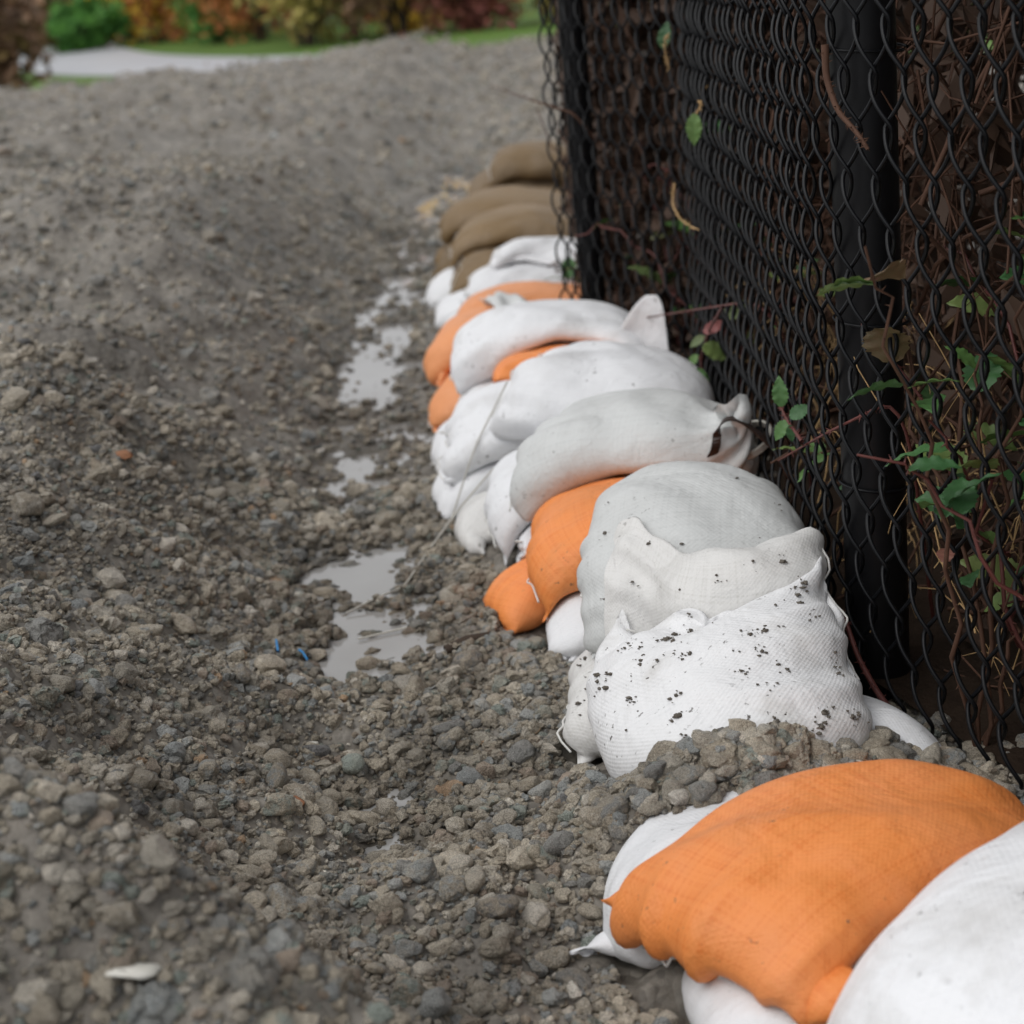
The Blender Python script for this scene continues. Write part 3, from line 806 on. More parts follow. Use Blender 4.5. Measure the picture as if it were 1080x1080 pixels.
def gravel_object():
    me = bpy.data.meshes.new('gravel')
    n = len(rest)
    me.vertices.add(n)
    r = np.random.default_rng(5)
    me.vertices.foreach_set('co', np.stack([X[rest], Y[rest], Z[rest] + D[rest] * 0.18], -1).astype(np.float32).ravel())
    a = me.attributes.new('rot', 'FLOAT_VECTOR', 'POINT')
    a.data.foreach_set('vector', np.stack([r.uniform(-0.6, 0.6, n), r.uniform(-0.6, 0.6, n), r.uniform(0, 6.28, n)], -1).astype(np.float32).ravel())
    a = me.attributes.new('scl', 'FLOAT_VECTOR', 'POINT')
    a.data.foreach_set('vector', (D[rest][:, None] * r.uniform(0.8, 1.2, (n, 3))).astype(np.float32).ravel())
    a = me.attributes.new('kindidx', 'INT', 'POINT')
    a.data.foreach_set('value', r.integers(0, 10, n).astype(np.int32))
    o = link('loose_gravel', me, M['stone'], ground)
    o['kind'] = 'stuff'
    ng = bpy.data.node_groups.new('gravel_scatter', 'GeometryNodeTree')
    ng.interface.new_socket('Geometry', in_out='INPUT', socket_type='NodeSocketGeometry')
    ng.interface.new_socket('Geometry', in_out='OUTPUT', socket_type='NodeSocketGeometry')
    N = ng.nodes; Lk = ng.links
    gi = N.new('NodeGroupInput'); go = N.new('NodeGroupOutput')
    g2i = N.new('GeometryNodeGeometryToInstance')
    for k in range(10):
        ico = N.new('GeometryNodeMeshIcoSphere'); ico.inputs['Radius'].default_value = 0.5; ico.inputs['Subdivisions'].default_value = 4 if k % 2 else 2
        sp = N.new('GeometryNodeSetPosition')
        pos = N.new('GeometryNodeInputPosition')
        acc = None
        add1 = N.new('ShaderNodeVectorMath'); add1.operation = 'ADD'; add1.inputs[1].default_value = (k * 7.3, k * 3.1, k * 5.7)
        Lk.new(pos.outputs[0], add1.inputs[0])
        outs = []
        for sc_, am in ((1.3, 0.8), (4.0, 0.34), (10.0, 0.16)):
            nz = N.new('ShaderNodeTexNoise'); nz.inputs['Scale'].default_value = sc_; nz.inputs['Detail'].default_value = 1.0
            Lk.new(add1.outputs[0], nz.inputs['Vector'])
            sb = N.new('ShaderNodeVectorMath'); sb.operation = 'SUBTRACT'; sb.inputs[1].default_value = (0.5, 0.5, 0.5)
            Lk.new(nz.outputs['Color'], sb.inputs[0])
            ml = N.new('ShaderNodeVectorMath'); ml.operation = 'SCALE'; ml.inputs['Scale'].default_value = am
            Lk.new(sb.outputs[0], ml.inputs[0]); outs.append(ml.outputs[0])
        ad = N.new('ShaderNodeVectorMath'); ad.operation = 'ADD'; Lk.new(outs[0], ad.inputs[0]); Lk.new(outs[1], ad.inputs[1])
        ad3 = N.new('ShaderNodeVectorMath'); ad3.operation = 'ADD'; Lk.new(ad.outputs[0], ad3.inputs[0]); Lk.new(outs[2], ad3.inputs[1]); ad = ad3
        Lk.new(ico.outputs['Mesh'], sp.inputs['Geometry']); Lk.new(ad.outputs[0], sp.inputs['Offset'])
        ts = N.new('GeometryNodeTransform'); ts.inputs['Scale'].default_value = (1.0, 0.72 + 0.03 * k, 0.55 + 0.035 * ((k * 3) % 10))
        Lk.new(sp.outputs[0], ts.inputs['Geometry'])
        sm = N.new('GeometryNodeSetMaterial'); sm.inputs['Material'].default_value = M['stone']
        ss = N.new('GeometryNodeSetShadeSmooth'); ss.inputs['Shade Smooth'].default_value = bool(k % 2)
        Lk.new(ts.outputs[0], sm.inputs['Geometry']); Lk.new(sm.outputs[0], ss.inputs['Geometry']); Lk.new(ss.outputs[0], g2i.inputs[0])
    iop = N.new('GeometryNodeInstanceOnPoints'); iop.inputs['Pick Instance'].default_value = True
    def attr(nm, typ):
        nd = N.new('GeometryNodeInputNamedAttribute'); nd.data_type = typ; nd.inputs['Name'].default_value = nm
        return nd.outputs['Attribute']
    Lk.new(gi.outputs[0], iop.inputs['Points']); Lk.new(g2i.outputs[0], iop.inputs['Instance'])
    Lk.new(attr('kindidx', 'INT'), iop.inputs['Instance Index'])
    e2r = N.new('FunctionNodeEulerToRotation'); Lk.new(attr('rot', 'FLOAT_VECTOR'), e2r.inputs[0])
    Lk.new(e2r.outputs[0], iop.inputs['Rotation']); Lk.new(attr('scl', 'FLOAT_VECTOR'), iop.inputs['Scale'])
    Lk.new(iop.outputs[0], go.inputs[0])
    md = o.modifiers.new('scatter', 'NODES'); md.node_group = ng
    return o
gravel_object()

# ------------------------------------------------------------------ chain-link fence
fence = empty('chain_link_fence', (FX0, FY0, 0))
tag(fence, 'black vinyl chain-link fence turning a corner behind the sandbags', 'fence')
FH = 1.55
PER, SP, WR = 0.123, 0.030, 0.0028
def wire_mesh():
    nper = int(FH / PER)
    ph = np.linspace(0, 2 * np.pi * nper, nper * 22 + 1)
    A = 0.5 * SP + 0.0045
    xx = A * np.arcsin(0.975 * np.sin(ph)) / math.asin(0.975)
    yy = 0.0095 * np.cos(ph)
    zz = ph / (2 * np.pi) * PER
    v, q = tube_arrays(np.stack([xx, yy, zz], -1), WR, 6)
    return np_mesh('wire', v, q)
wm = wire_mesh(); wm.materials.append(M['vinyl'])
PR = 0.042
def rounded(pts, rad=0.06, n=8):
    out = [pts[0]]
    for k in range(1, len(pts) - 1):
        a_, b_, c_ = pts[k - 1], pts[k], pts[k + 1]
        u_ = (a_ - b_) / np.linalg.norm(a_ - b_); v_ = (c_ - b_) / np.linalg.norm(c_ - b_)
        p0, p2 = b_ + u_ * rad, b_ + v_ * rad
        out += [(1 - s) ** 2 * p0 + 2 * s * (1 - s) * b_ + s * s * p2 for s in np.linspace(0, 1, n)]
    out.append(pts[-1])
    return np.array(out)
path = rounded(FPTS)
cum = np.concatenate([[0], np.cumsum(np.linalg.norm(np.diff(path, axis=0), axis=1))])
nw = int(cum[-1] / SP)
for k in range(nw):
    s = k * SP
    px, py = np.interp(s, cum, path[:, 0]), np.interp(s, cum, path[:, 1])
    qx, qy = np.interp(s + 0.01, cum, path[:, 0]) - np.interp(s - 0.01, cum, path[:, 0]), np.interp(s + 0.01, cum, path[:, 1]) - np.interp(s - 0.01, cum, path[:, 1])
    o = link('wire', wm, None, fence)
    o.location = (px - FX0 + random.gauss(0, 0.0006), py - FY0 + random.gauss(0, 0.0012), 0.012 + (PER / 2 if k % 2 else 0) + random.gauss(0, 0.0008))
    o.rotation_euler = (random.gauss(0, 0.002), random.gauss(0, 0.002), math.atan2(qy, qx))

def cyl(name, r, h, mat, parent, loc, n=28, cap=True):
    prof = [(0, 0), (r, 0), (r, h)] + ([(r * 1.08, h), (r * 1.08, h + 0.03), (r * 0.7, h + 0.06), (0, h + 0.07)] if cap else [(0, h)])
    V, Q = [], []
    for i, (a, z) in enumerate(prof):
        for k in range(n):
            V.append((a * math.cos(2 * math.pi * k / n), a * math.sin(2 * math.pi * k / n), z))
    for i in range(len(prof) - 1):
        for k in range(n):
            Q.append((i * n + k, i * n + (k + 1) % n, (i + 1) * n + (k + 1) % n, (i + 1) * n + k))
    o = link(name, np_mesh(name, V, Q), mat, parent)
    o.location = loc
    md = o.modifiers.new('edge', 'EDGE_SPLIT'); md.split_angle = R(40)
    return o
def seg_n(k):
    t = FPTS[k + 1] - FPTS[k]; t = t / np.linalg.norm(t)
    return t, np.array([-t[1], t[0]])                 # direction and thicket side
O2 = np.array([FX0, FY0])
corner = seg_n(1)[1] * 0.03 + seg_n(2)[1] * 0.032
bendp = FPTS[1] - O2 + seg_n(0)[1] * 0.02 + seg_n(1)[1] * 0.02
farp = FPTS[0] - O2 + seg_n(0)[0] * 0.07 + seg_n(0)[1] * 0.045
endp = FPTS[3] - O2 + seg_n(2)[1] * 0.045
cyl('post', PR, FH + 0.05, M['post'], fence, (float(corner[0]), float(corner[1]), -0.05))
cyl('post', 0.030, FH + 0.05, M['post'], fence, (float(farp[0]), float(farp[1]), -0.05))
cyl('post', 0.022, FH + 0.05, M['post'], fence, (float(bendp[0]), float(bendp[1]), -0.05))
# top rail along each run
for a_, b_ in ((corner, bendp), (bendp, farp), (corner, endp)):
    v, q = tube_arrays([(a_[0], a_[1], FH - 0.03), ((a_[0] + b_[0]) / 2, (a_[1] + b_[1]) / 2, FH - 0.03), (b_[0], b_[1], FH - 0.03)], 0.021, 16)
    link('rail', np_mesh('rail', v, q), M['post'], fence)
# tie wires clamped round the corner post
for zt in (0.30, 0.52, 0.86):
    t = np.linspace(-0.3, 2 * np.pi + 0.3, 40)
    rr_ = PR + 0.003 + 0.012 * np.clip(np.abs(t - np.pi) - 2.6, 0, 1)
    pts = np.stack([corner[0] + rr_ * np.cos(t), corner[1] + rr_ * np.sin(t), zt + 0.006 * np.sin(t * 0.7)], -1)
    v, q = tube_arrays(pts, 0.002, 6)
    link('tie_wire', np_mesh('tie_wire', v, q), M['vinyl'], fence)

# ------------------------------------------------------------------ brambles behind and through the fence
def leaf_mesh(seed, L=1.0, Wd=0.62, serr=0.05):
    r = np.random.default_rng(seed)
    nu, nv = 9, 17
    V, Q = [], []
    for a in range(nv):
        t = a / (nv - 1)
        wd = Wd * 0.5 * (math.sin(math.pi * min(1, t * 1.02) ** 0.8) ** 0.8 if 0 < t < 1 else 0) * (1 + (serr if a % 2 else -serr) * 2)
        for b in range(nu):
            u = b / (nu - 1) * 2 - 1
            x = u * wd
            z = 0.16 * abs(x) + 0.025 * math.sin(t * 22 + abs(u) * 3) * abs(u) - 0.22 * (t - 0.3) ** 2
            V.append((x, t * L, z))
    for a in range(nv - 1):
        for b in range(nu - 1):
            i = a * nu + b
            Q.append((i, i + 1, i + nu + 1, i + nu))
    return np_mesh('leaf', V, Q)
leafm = {}
for nm in ('leaf', 'leafred', 'deadleaf'):
    leafm[nm] = [leaf_mesh(k, 1, 0.5 + 0.07 * k) for k in range(3)]
    for m_ in leafm[nm]: m_.materials.append(M[nm])

def arc(p0, p1, sag, n=12, jit=0.01, seed=0):
    r = np.random.default_rng(seed)
    t = np.linspace(0, 1, n)[:, None]
    p0 = np.array(p0, float); p1 = np.array(p1, float)
    P = p0 * (1 - t) + p1 * t
    P[:, 2] += (4 * t * (1 - t))[:, 0] * sag
    P[1:-1] += r.normal(0, jit, (n - 2, 3))
    return P

def add_leaf(parent, base, root, kind, size, seed, yaw=None, pitch=None):
    r = random.Random(seed)
    o = link('leaf', leafm[kind][seed % 3], None, parent)
    o.location = Vector(base) - Vector(root)
    o.rotation_euler = (r.uniform(-0.5, 0.9) if pitch is None else pitch, r.uniform(-0.6, 0.6), r.uniform(0, 6.28) if yaw is None else yaw)
    o.scale = (size,) * 3
    return o

def bramble(label, canes, leaves, group=None, mat='cane', rad=0.0035):
    """canes: list of point arrays; leaves: list of (cane index, t, kind, size, yaw, pitch)"""
    root = canes[0][0]
    e = empty('bramble', tuple(root))
    tag(e, label, 'bramble', group)
    objs = []
    for c in canes:
        m = len(c)
        rr_ = np.linspace(rad, rad * 0.45, m)
        v, q = tube_arrays(c - root, rr_, 6)
        # thorns
        Vt, Qt = [v], [q]; off = len(v)
        r = np.random.default_rng(int(abs(c[0][0]) * 1e5) % 9999)
        for k in range(int(m * 1.6)):
            f = r.uniform(0.05, 0.95) * (m - 1); i = int(f)
            p = (c[i] + (c[i + 1] - c[i]) * (f - i)) - root
            d = r.normal(size=3); d /= np.linalg.norm(d)
            vt, qt = tube_arrays([p, p + d * 0.004, p + d * 0.009], [0.0016, 0.0009, 0.0001], 4)
            Vt.append(vt); Qt.append(qt + off); off += len(vt)
        objs.append(link('cane', np_mesh('cane', np.concatenate(Vt), np.concatenate(Qt)), M[mat], e))
    for k, (ci, t, kind, size, yaw, pitch) in enumerate(leaves):
        c = canes[ci]; f = t * (len(c) - 1); i = min(int(f), len(c) - 2)
        p = c[i] + (c[i + 1] - c[i]) * (f - i)
        add_leaf(objs[ci], p, root, kind, size, 17 * k + int(1000 * abs(root[0])), yaw, pitch)
    return e

LA = np.linalg.norm(FPTS[1] - FPTS[2]); LBn = np.linalg.norm(FPTS[0] - FPTS[1])
def wl(s, n):                                             # point on the thicket side: s along the fence from the corner (negative: near run), n behind it
    if s < 0:
        t, nn_ = seg_n(2); return FPTS[2] + t * (-s) + nn_ * n
    if s < LA:
        t, nn_ = seg_n(1); return FPTS[2] - t * s + nn_ * n
    t, nn_ = seg_n(0); return FPTS[1] - t * (s - LA) + nn_ * n
def behind(x, y, m=0.03):
    return (x > fence_x(y) + m) & (x > 0.046 * y + 0.02)

def fence_at(px, py, off=0.0):
    """point on the fence face seen in a given direction, off metres in front of it"""
    d = np.array(_F) + (px - 540) / FPX * np.array(_X) + (540 - py) / FPX * np.array(_Y)
    for t in np.arange(1.2, 6, 0.003):
        if d[0] * t > fence_x(d[1] * t): break
    return np.array([d[0] * t - off, d[1] * t - off * 0.15, CAM_H + d[2] * t])

def aim_leaf(parent, root, pos, dirv, nrmv, size, kind, k):
    y = Vector(dirv).normalized(); z = Vector(nrmv); z = (z - y * z.dot(y)).normalized(); x = y.cross(z)
    o = link('leaf', leafm[kind][k % 3], None, parent)
    m = Matrix((x, y, z)).transposed().to_4x4()
    o.matrix_local = Matrix.Translation(Vector(pos) - Vector(root)) @ m @ Matrix.Scale(size, 4)
    return o

def spray(label, canes, leaves, mat='cane', rad=0.003):
    e = bramble(label, canes, [], None, mat, rad)
    cane0 = [c for c in e.children][0]
    for k, (pos, dirv, nrmv, size, kind) in enumerate(leaves):
        aim_leaf(cane0, canes[0][0], pos, dirv, nrmv, size, kind, k)
    return e
def chain(*pts):
    P = np.array(pts); k = np.arange(len(P)); t = np.linspace(0, len(P) - 1, 6 * len(P))
    Q = np.stack([np.interp(t, k, P[:, a]) for a in range(3)], -1)
    ker = np.ones(5) / 5
    return np.stack([np.convolve(np.pad(Q[:, a], 2, mode='edge'), ker, 'valid') for a in range(3)], -1)
UPN = (-0.25, -0.75, 0.6)
g = lambda px, py, off=0.02: fence_at(px, py, off)
r0 = wl(0.75, 0.12)
spray('bramble spray with red-edged green leaves poking through the fence over the tied bag',
      [chain((r0[0], r0[1], 0.02), (r0[0] - 0.02, r0[1] - 0.05, 0.3), g(790, 318, -0.02), g(760, 323, 0.03), g(725, 329, 0.07), g(692, 335, 0.10)), chain(g(775, 320, 0.02), g(765, 345, 0.03), g(755, 375, 0.03), g(757, 395, 0.03))],
      [(g(764, 348, .04), (0.9, 0.1, 0.35), UPN, 0.050, 'leafred'), (g(763, 362, .04), (0.85, 0.1, -0.45), UPN, 0.062, 'leaf'), (g(758, 385, .04), (0.05, 0.1, -1), UPN, 0.056, 'leaf'),
       (g(760, 352, .03), (-0.8, 0.1, -0.5), UPN, 0.036, 'leafred'), (g(752, 372, .03), (-0.7, 0.1, -0.75), UPN, 0.032, 'leaf')])
r0 = wl(0.05, 0.15)
spray('bramble sprig with small green leaves left of the corner post',
      [chain((r0[0], r0[1], 0.05), g(930, 420, -0.03), g(880, 455, 0.01), g(838, 485, 0.03)), chain(g(862, 465, 0.02), g(852, 440, 0.03), g(845, 425, 0.03))],
      [(g(846, 427, .03), (-0.05, 0.05, 1), UPN, 0.046, 'leaf'), (g(852, 440, .03), (-0.5, 0, -0.75), UPN, 0.034, 'leaf'), (g(855, 438, .03), (0.8, 0, 0.45), UPN, 0.034, 'leaf'), (g(855, 445, .03), (0.1, 0, -1), UPN, 0.026, 'leaf')])
spray('short thorny dead cane hanging on the mesh in front of the corner post', [chain(g(887, 42, .02), g(888, 80, .02), g(900, 115, .02), g(918, 140, .015), g(925, 158, .01))], [], 'deadcane', 0.005)
spray('bent brown cane leaning at the foot of the corner post', [chain(g(960, 770, .0), g(945, 735, .02), g(928, 690, .03), g(905, 645, .02), g(890, 640, .02))], [], 'cane', 0.005)
r0 = wl(LA + 0.45, 0.10)
spray('thin brown cane reaching out past the far end of the fence', [chain((r0[0], r0[1], 0.50), g(612, 120, .01), g(600, 112, .03), g(580, 100, .06), g(545, 86, .10))], [(g(566, 28, .05), (-.6, 0, .5), UPN, 0.03, 'leafred')], 'deadcane', 0.003)
spray('pale green shoot clinging high on the fence face', [chain(g(712, 75, .01), g(713, 60, .02), g(716, 45, .03), g(722, 32, .03))], [(g(714, 50, .03), (0.25, 0, 1), UPN, 0.055, 'leaf')], 'straw', 0.002)
spray('single green leaf caught in the middle of the fence face', [chain(g(744, 90, .0), g(745, 110, .01), g(743, 125, .02))], [(g(744, 118, .02), (-.1, 0, -1), UPN, 0.06, 'leaf'), ], 'straw', 0.002)
spray('thin pinkish dead twig caught low on the fence face', [chain(g(722, 190, .02), g(724, 215, .03), g(735, 232, .03), g(750, 242, .02))], [], 'straw', 0.0022)

# the tangle seen through the near run
GR = 'brambles in the tangle behind the fence'
LB = 'leafy bramble in the dark tangle behind the fence'
r = np.random.default_rng(21)
for k in range(15):
    s = r.uniform(0.1, 1.7) if k > 9 else -0.13 - 0.07 * k
    nn = r.uniform(0.03, 0.26)
    b = wl(s, nn)
    canes = []
    for q in range(4):
        e_ = wl(s + r.normal(0, 0.28), nn + r.normal(0, 0.15) + 0.03)
        canes.append(arc((b[0], b[1], 0.0), (e_[0], e_[1], r.uniform(0.2, 0.8)), r.uniform(0.0, 0.2), 14, 0.009, 100 + 7 * k + q))
    lv = []
    for q in range(19):
        lv.append((int(r.integers(0, 4)), float(r.uniform(0.3, 1.0)), 'leafred' if r.uniform() < 0.12 else 'leaf', float(r.uniform(0.04, 0.09)), None, None))
    bramble(LB, canes, lv if k < 10 else lv[:8], GR, 'cane' if k % 2 else 'deadcane')

def undergrowth():
    """dead canes, twigs and withered leaves nobody could count"""
    r = np.random.default_rng(33)
    P_, R_ = [], []
    for k in range(2200):
        s = r.uniform(-1.5, 2.0); nn = 0.05 + abs(r.normal(0, 0.55))
        b = wl(s, nn)
        z0 = r.uniform(0, 0.9)
        th = r.uniform(0, 6.28); l = r.uniform(0.15, 0.8)
        e_ = (b[0] + l * math.cos(th) * 0.7, b[1] + l * math.sin(th) * 0.7, z0 + r.normal(0.1, 0.35))
        if not (behind(b[0], b[1]) and behind(e_[0], e_[1], 0.05)): continue
        P_.append(arc((b[0], b[1], z0), (e_[0], e_[1], max(0.0, e_[2])), r.uniform(-0.05, 0.12), 7, 0.012, k))
        R_.append(np.linspace(1, 0.5, 7) * r.uniform(0.001, 0.0042))
    o = link('dead_undergrowth', tubes_mesh('dead_undergrowth', P_, R_, 4), M['deadcane'])
    tag(o, 'tangle of dead brown canes and twigs behind the fence', 'undergrowth', kind='stuff')
    # dry grass stalks
    P_, R_ = [], []
    for k in range(260):
        s = r.uniform(-1.0, 1.2); b = wl(s, r.uniform(0.03, 0.4))
        l = r.uniform(0.12, 0.5); th = r.uniform(0, 6.28)
        e_ = np.array([b[0] + 0.35 * l * math.cos(th), b[1] + 0.35 * l * math.sin(th), r.uniform(0.05, 0.4) + l * r.uniform(-.4, .6)])
        if not (behind(b[0], b[1], 0.02) and behind(e_[0], e_[1], 0.02)): continue
        P_.append(arc((b[0], b[1], r.uniform(0, 0.35)), e_, 0.03, 6, 0.004, k + 5000)); R_.append(np.linspace(1, 0.4, 6) * r.uniform(0.0008, 0.0018))
    o = link('dry_grass', tubes_mesh('dry_grass', P_, R_, 4), M['straw'])
    tag(o, 'straw coloured dry grass stalks behind the fence', 'dry grass', kind='stuff')
    # withered and dark leaves filling the thicket
    n = 15000
    s = r.uniform(-1.8, 2.0, n); nn = 0.10 + np.abs(r.normal(0, 0.75, n))
    B = np.array([wl(a, b) for a, b in zip(s, nn)])
    z = r.uniform(0, 1, n) ** 0.8 * 1.75
    m2 = 9000                                              # the denser hedge behind the far run
    y2 = r.uniform(3.5, 5.6, m2); B2 = np.stack([np.maximum(fence_x(np.minimum(y2, 4.07)) + 0.1 * (y2 < 4.1), 0.046 * y2 + 0.03) + np.abs(r.normal(0, 0.35, m2)), y2], -1)
    m3 = 14000                                             # unseen leaf roof, added to block skylight so the thicket stays dark inside
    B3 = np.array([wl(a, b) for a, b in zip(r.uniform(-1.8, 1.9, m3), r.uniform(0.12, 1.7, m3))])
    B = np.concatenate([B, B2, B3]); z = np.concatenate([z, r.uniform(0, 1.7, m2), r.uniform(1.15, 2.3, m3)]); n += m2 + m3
    ok = behind(B[:, 0], B[:, 1], np.where(B[:, 1] > 3.4, 0.08, 0.2))
    B, z = B[ok], z[ok]; n = len(z)
    sz = r.uniform(0.02, 0.055, n) * np.where(z > 1.2, 1.5, 1.0)
    a = r.normal(size=(n, 3)); a /= np.linalg.norm(a, axis=1)[:, None]
    t = np.cross(a, r.normal(size=(n, 3))); t /= np.linalg.norm(t, axis=1)[:, None]
    bb = np.cross(a, t)
    P = np.column_stack([B, z])
    V = np.stack([P - t * sz[:, None], P + bb * sz[:, None] * 0.45 + a * sz[:, None] * 0.15, P + t * sz[:, None], P - bb * sz[:, None] * 0.45 + a * sz[:, None] * 0.15], 1).reshape(-1, 3)
    q = np.arange(n * 4).reshape(-1, 4)
    o = link('withered_foliage', np_mesh('withered_foliage', V, q, smooth=False), M['deadleaf'])
    tag(o, 'mass of dark withered leaves deep behind the fence', 'undergrowth', kind='stuff')
undergrowth()

# dark mould under the thicket, a hair above the gravel
def thicket_floor():
    V, Q = [], []
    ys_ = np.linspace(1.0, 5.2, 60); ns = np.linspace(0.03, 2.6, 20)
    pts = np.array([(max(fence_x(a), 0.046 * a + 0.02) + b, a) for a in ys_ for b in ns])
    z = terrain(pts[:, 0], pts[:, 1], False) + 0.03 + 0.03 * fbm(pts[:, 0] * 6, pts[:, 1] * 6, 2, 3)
    V = np.column_stack([pts, z])
    i = np.arange(59)[:, None]; j = np.arange(19)[None]
    q = np.stack([i * 20 + j, i * 20 + j + 1, (i + 1) * 20 + j + 1, (i + 1) * 20 + j], -1).reshape(-1, 4)
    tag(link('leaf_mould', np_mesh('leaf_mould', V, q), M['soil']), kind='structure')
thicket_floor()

# ------------------------------------------------------------------ far ground: path, grass, shrubs
FIELD_Z = -0.12
pc = np.array([(-18, 72), (-13, 57), (-10.3, 45), (-7.8, 36), (-5.6, 30.6), (-3.7, 27.6), (-1.8, 24.0)])
tt = np.linspace(0, len(pc) - 1, 40)
pcx = np.interp(tt, np.arange(len(pc)), pc[:, 0]); pcy = np.interp(tt, np.arange(len(pc)), pc[:, 1])
k5 = np.ones(5) / 5
pcx = np.convolve(np.pad(pcx, 2, mode='edge'), k5, 'valid'); pcy = np.convolve(np.pad(pcy, 2, mode='edge'), k5, 'valid')
tg = np.stack([np.gradient(pcx), np.gradient(pcy)], -1); tg /= np.linalg.norm(tg, axis=1)[:, None]
nrm_ = np.stack([-tg[:, 1], tg[:, 0]], -1)
wpath = 1.45
Lf = np.stack([pcx, pcy], -1) + nrm_ * wpath; Rt = np.stack([pcx, pcy], -1) - nrm_ * wpath
V = np.column_stack([np.concatenate([Lf, Rt]), np.full(80, FIELD_Z + 0.01)])
q = np.array([(i, i + 40, i + 41, i + 1) for i in range(39)])
tag(link('path', np_mesh('path', V, q), M['asphalt']), kind='structure')

LEAFCOL = {}
def shrub_mat(name, cols):
    if name not in LEAFCOL:
        t = NT('foliage_' + name)
        p_ = t.pos()
        n_ = t.noise(p_, 2.6, 3, 0.7)
        n2_ = t.noise(p_, 14, 2, 0.6)
        k_ = t.math('ADD', t.math('MULTIPLY', n_, 0.6), t.math('MULTIPLY', n2_, 0.4))
        LEAFCOL[name] = t.set(color=t.ramp(k_, [(0.34, cols[0]), (0.5, cols[1]), (0.64, cols[2])]), rough=0.6, spec=0.25)
    return LEAFCOL[name]
PAL = {'rust': [(0.173, 0.069, 0.041), (0.482, 0.189, 0.069), (0.826, 0.344, 0.103)], 'gold': [(0.378, 0.259, 0.069), (0.964, 0.655, 0.103), (1.548, 1.102, 0.173)],
       'olive': [(0.121, 0.121, 0.041), (0.344, 0.293, 0.088), (0.689, 0.517, 0.138)], 'green': [(0.027, 0.092, 0.019), (0.081, 0.23, 0.046), (0.16, 0.39, 0.068)],
       'brown': [(0.074, 0.049, 0.035), (0.207, 0.121, 0.074), (0.413, 0.24, 0.138)], 'maroon': [(0.088, 0.035, 0.035), (0.259, 0.082, 0.069), (0.448, 0.173, 0.121)]}
def shrub(label, x, y, z0, rx, rz, pal, seed, nleaf=1500, lsz=0.09):
    r = np.random.default_rng(seed)
    e = empty('shrub', (x, y, z0)); tag(e, label, 'shrub', 'autumn shrubs along the far lawn')
    tubes, rads = [], []
    tips = []
    for k in range(9):
        th = r.uniform(0, 6.28); rr_ = rx * r.uniform(0.25, 0.85)
        tip = np.array([rr_ * math.cos(th), rr_ * math.sin(th), rz * r.uniform(0.5, 1.0)])
        tubes.append(arc((r.normal(0, 0.08), r.normal(0, 0.08), 0), tip, 0.1 * rz, 9, 0.03, seed + k)); rads.append(np.linspace(0.035, 0.008, 9)); tips.append(tip)
    link('trunk', tubes_mesh('trunk', tubes, rads, 6), M['bark'], e)
    # leaf clumps
    nc = 26
    cc = r.normal(size=(nc, 3)); cc /= np.linalg.norm(cc, axis=1)[:, None]
    cc *= r.uniform(0.35, 1.0, (nc, 1)) ** 0.6
    cc = cc * np.array([rx, rx, rz * 0.5]) + np.array([0, 0, rz * 0.52])
    which = r.integers(0, nc, nleaf)
    P = cc[which] + r.normal(0, 0.17, (nleaf, 3)) * np.array([rx, rx, rz * 0.6])
    P[:, 2] = np.abs(P[:, 2]) + 0.02
    sz = lsz * r.uniform(0.5, 1.3, nleaf)
    a = r.normal(size=(nleaf, 3)); a /= np.linalg.norm(a, axis=1)[:, None]
    t = np.cross(a, r.normal(size=(nleaf, 3))); t /= np.linalg.norm(t, axis=1)[:, None]
    b = np.cross(a, t)
    V = np.stack([P - t * sz[:, None], P + b * sz[:, None] * 0.5 + a * sz[:, None] * 0.12, P + t * sz[:, None], P - b * sz[:, None] * 0.5 + a * sz[:, None] * 0.12], 1).reshape(-1, 3)
    link('crown', np_mesh('crown', V, np.arange(nleaf * 4).reshape(-1, 4), smooth=False), shrub_mat(pal, PAL[pal]), e)
    return e
SH = [('dark green shrub at the far left end of the lawn', -11.6, 52, 2.4, 4.2, 'green'), ('brown bare-looking shrub left of the golden one', -9.6, 50, 2.2, 4.2, 'brown'),
      ('golden yellow shrub at the left of the far row', -8.0, 46.5, 1.7, 3.6, 'gold'), ('rust coloured shrub right of the golden one', -6.3, 45, 2.0, 4.0, 'rust'),
      ('low dark green shrub in front of the golden one', -9.6, 44.5, 1.2, 1.2, 'green'), ('round green shrub between the rust coloured ones', -5.6, 40.5, 1.2, 2.4, 'green'),
      ('rust orange shrub in the middle of the far row', -4.4, 38.5, 1.5, 3.4, 'rust'), ('olive gold shrub spreading low on the lawn', -2.9, 33, 1.25, 2.6, 'olive'),
      ('maroon shrub behind the olive gold one', -2.2, 35.5, 1.6, 3.4, 'maroon'), ('dark brown shrub near the right of the far row', -1.2, 32.5, 1.1, 2.6, 'brown'),
      ('tall golden shrub showing above the dark brown one', -0.9, 35.5, 1.3, 3.6, 'gold'), ('maroon shrub beside the fence top', 0.2, 32.8, 1.3, 2.8, 'maroon'),
      ('dark green-brown shrub at the right end of the far row', 1.6, 33, 1.3, 3.0, 'olive'), ('brown shrub close on the left beyond the gravel bank', -6.25, 23.0, 1.0, 1.9, 'brown'),
      ('reddish brown shrub farther back at the left edge', -9.4, 30.5, 1.2, 2.3, 'maroon'),
      ('tall dark shrub at the back behind the golden one', -8.5, 55, 4.0, 6.0, 'maroon'), ('tall brown shrub at the back of the row centre', -4.5, 48, 4.2, 6.0, 'brown'),
      ('tall rust shrub at the back right', -0.5, 44, 4.0, 6.0, 'rust'), ('tall green shrub at the back far left', -16.0, 58, 4.5, 6.0, 'green')]
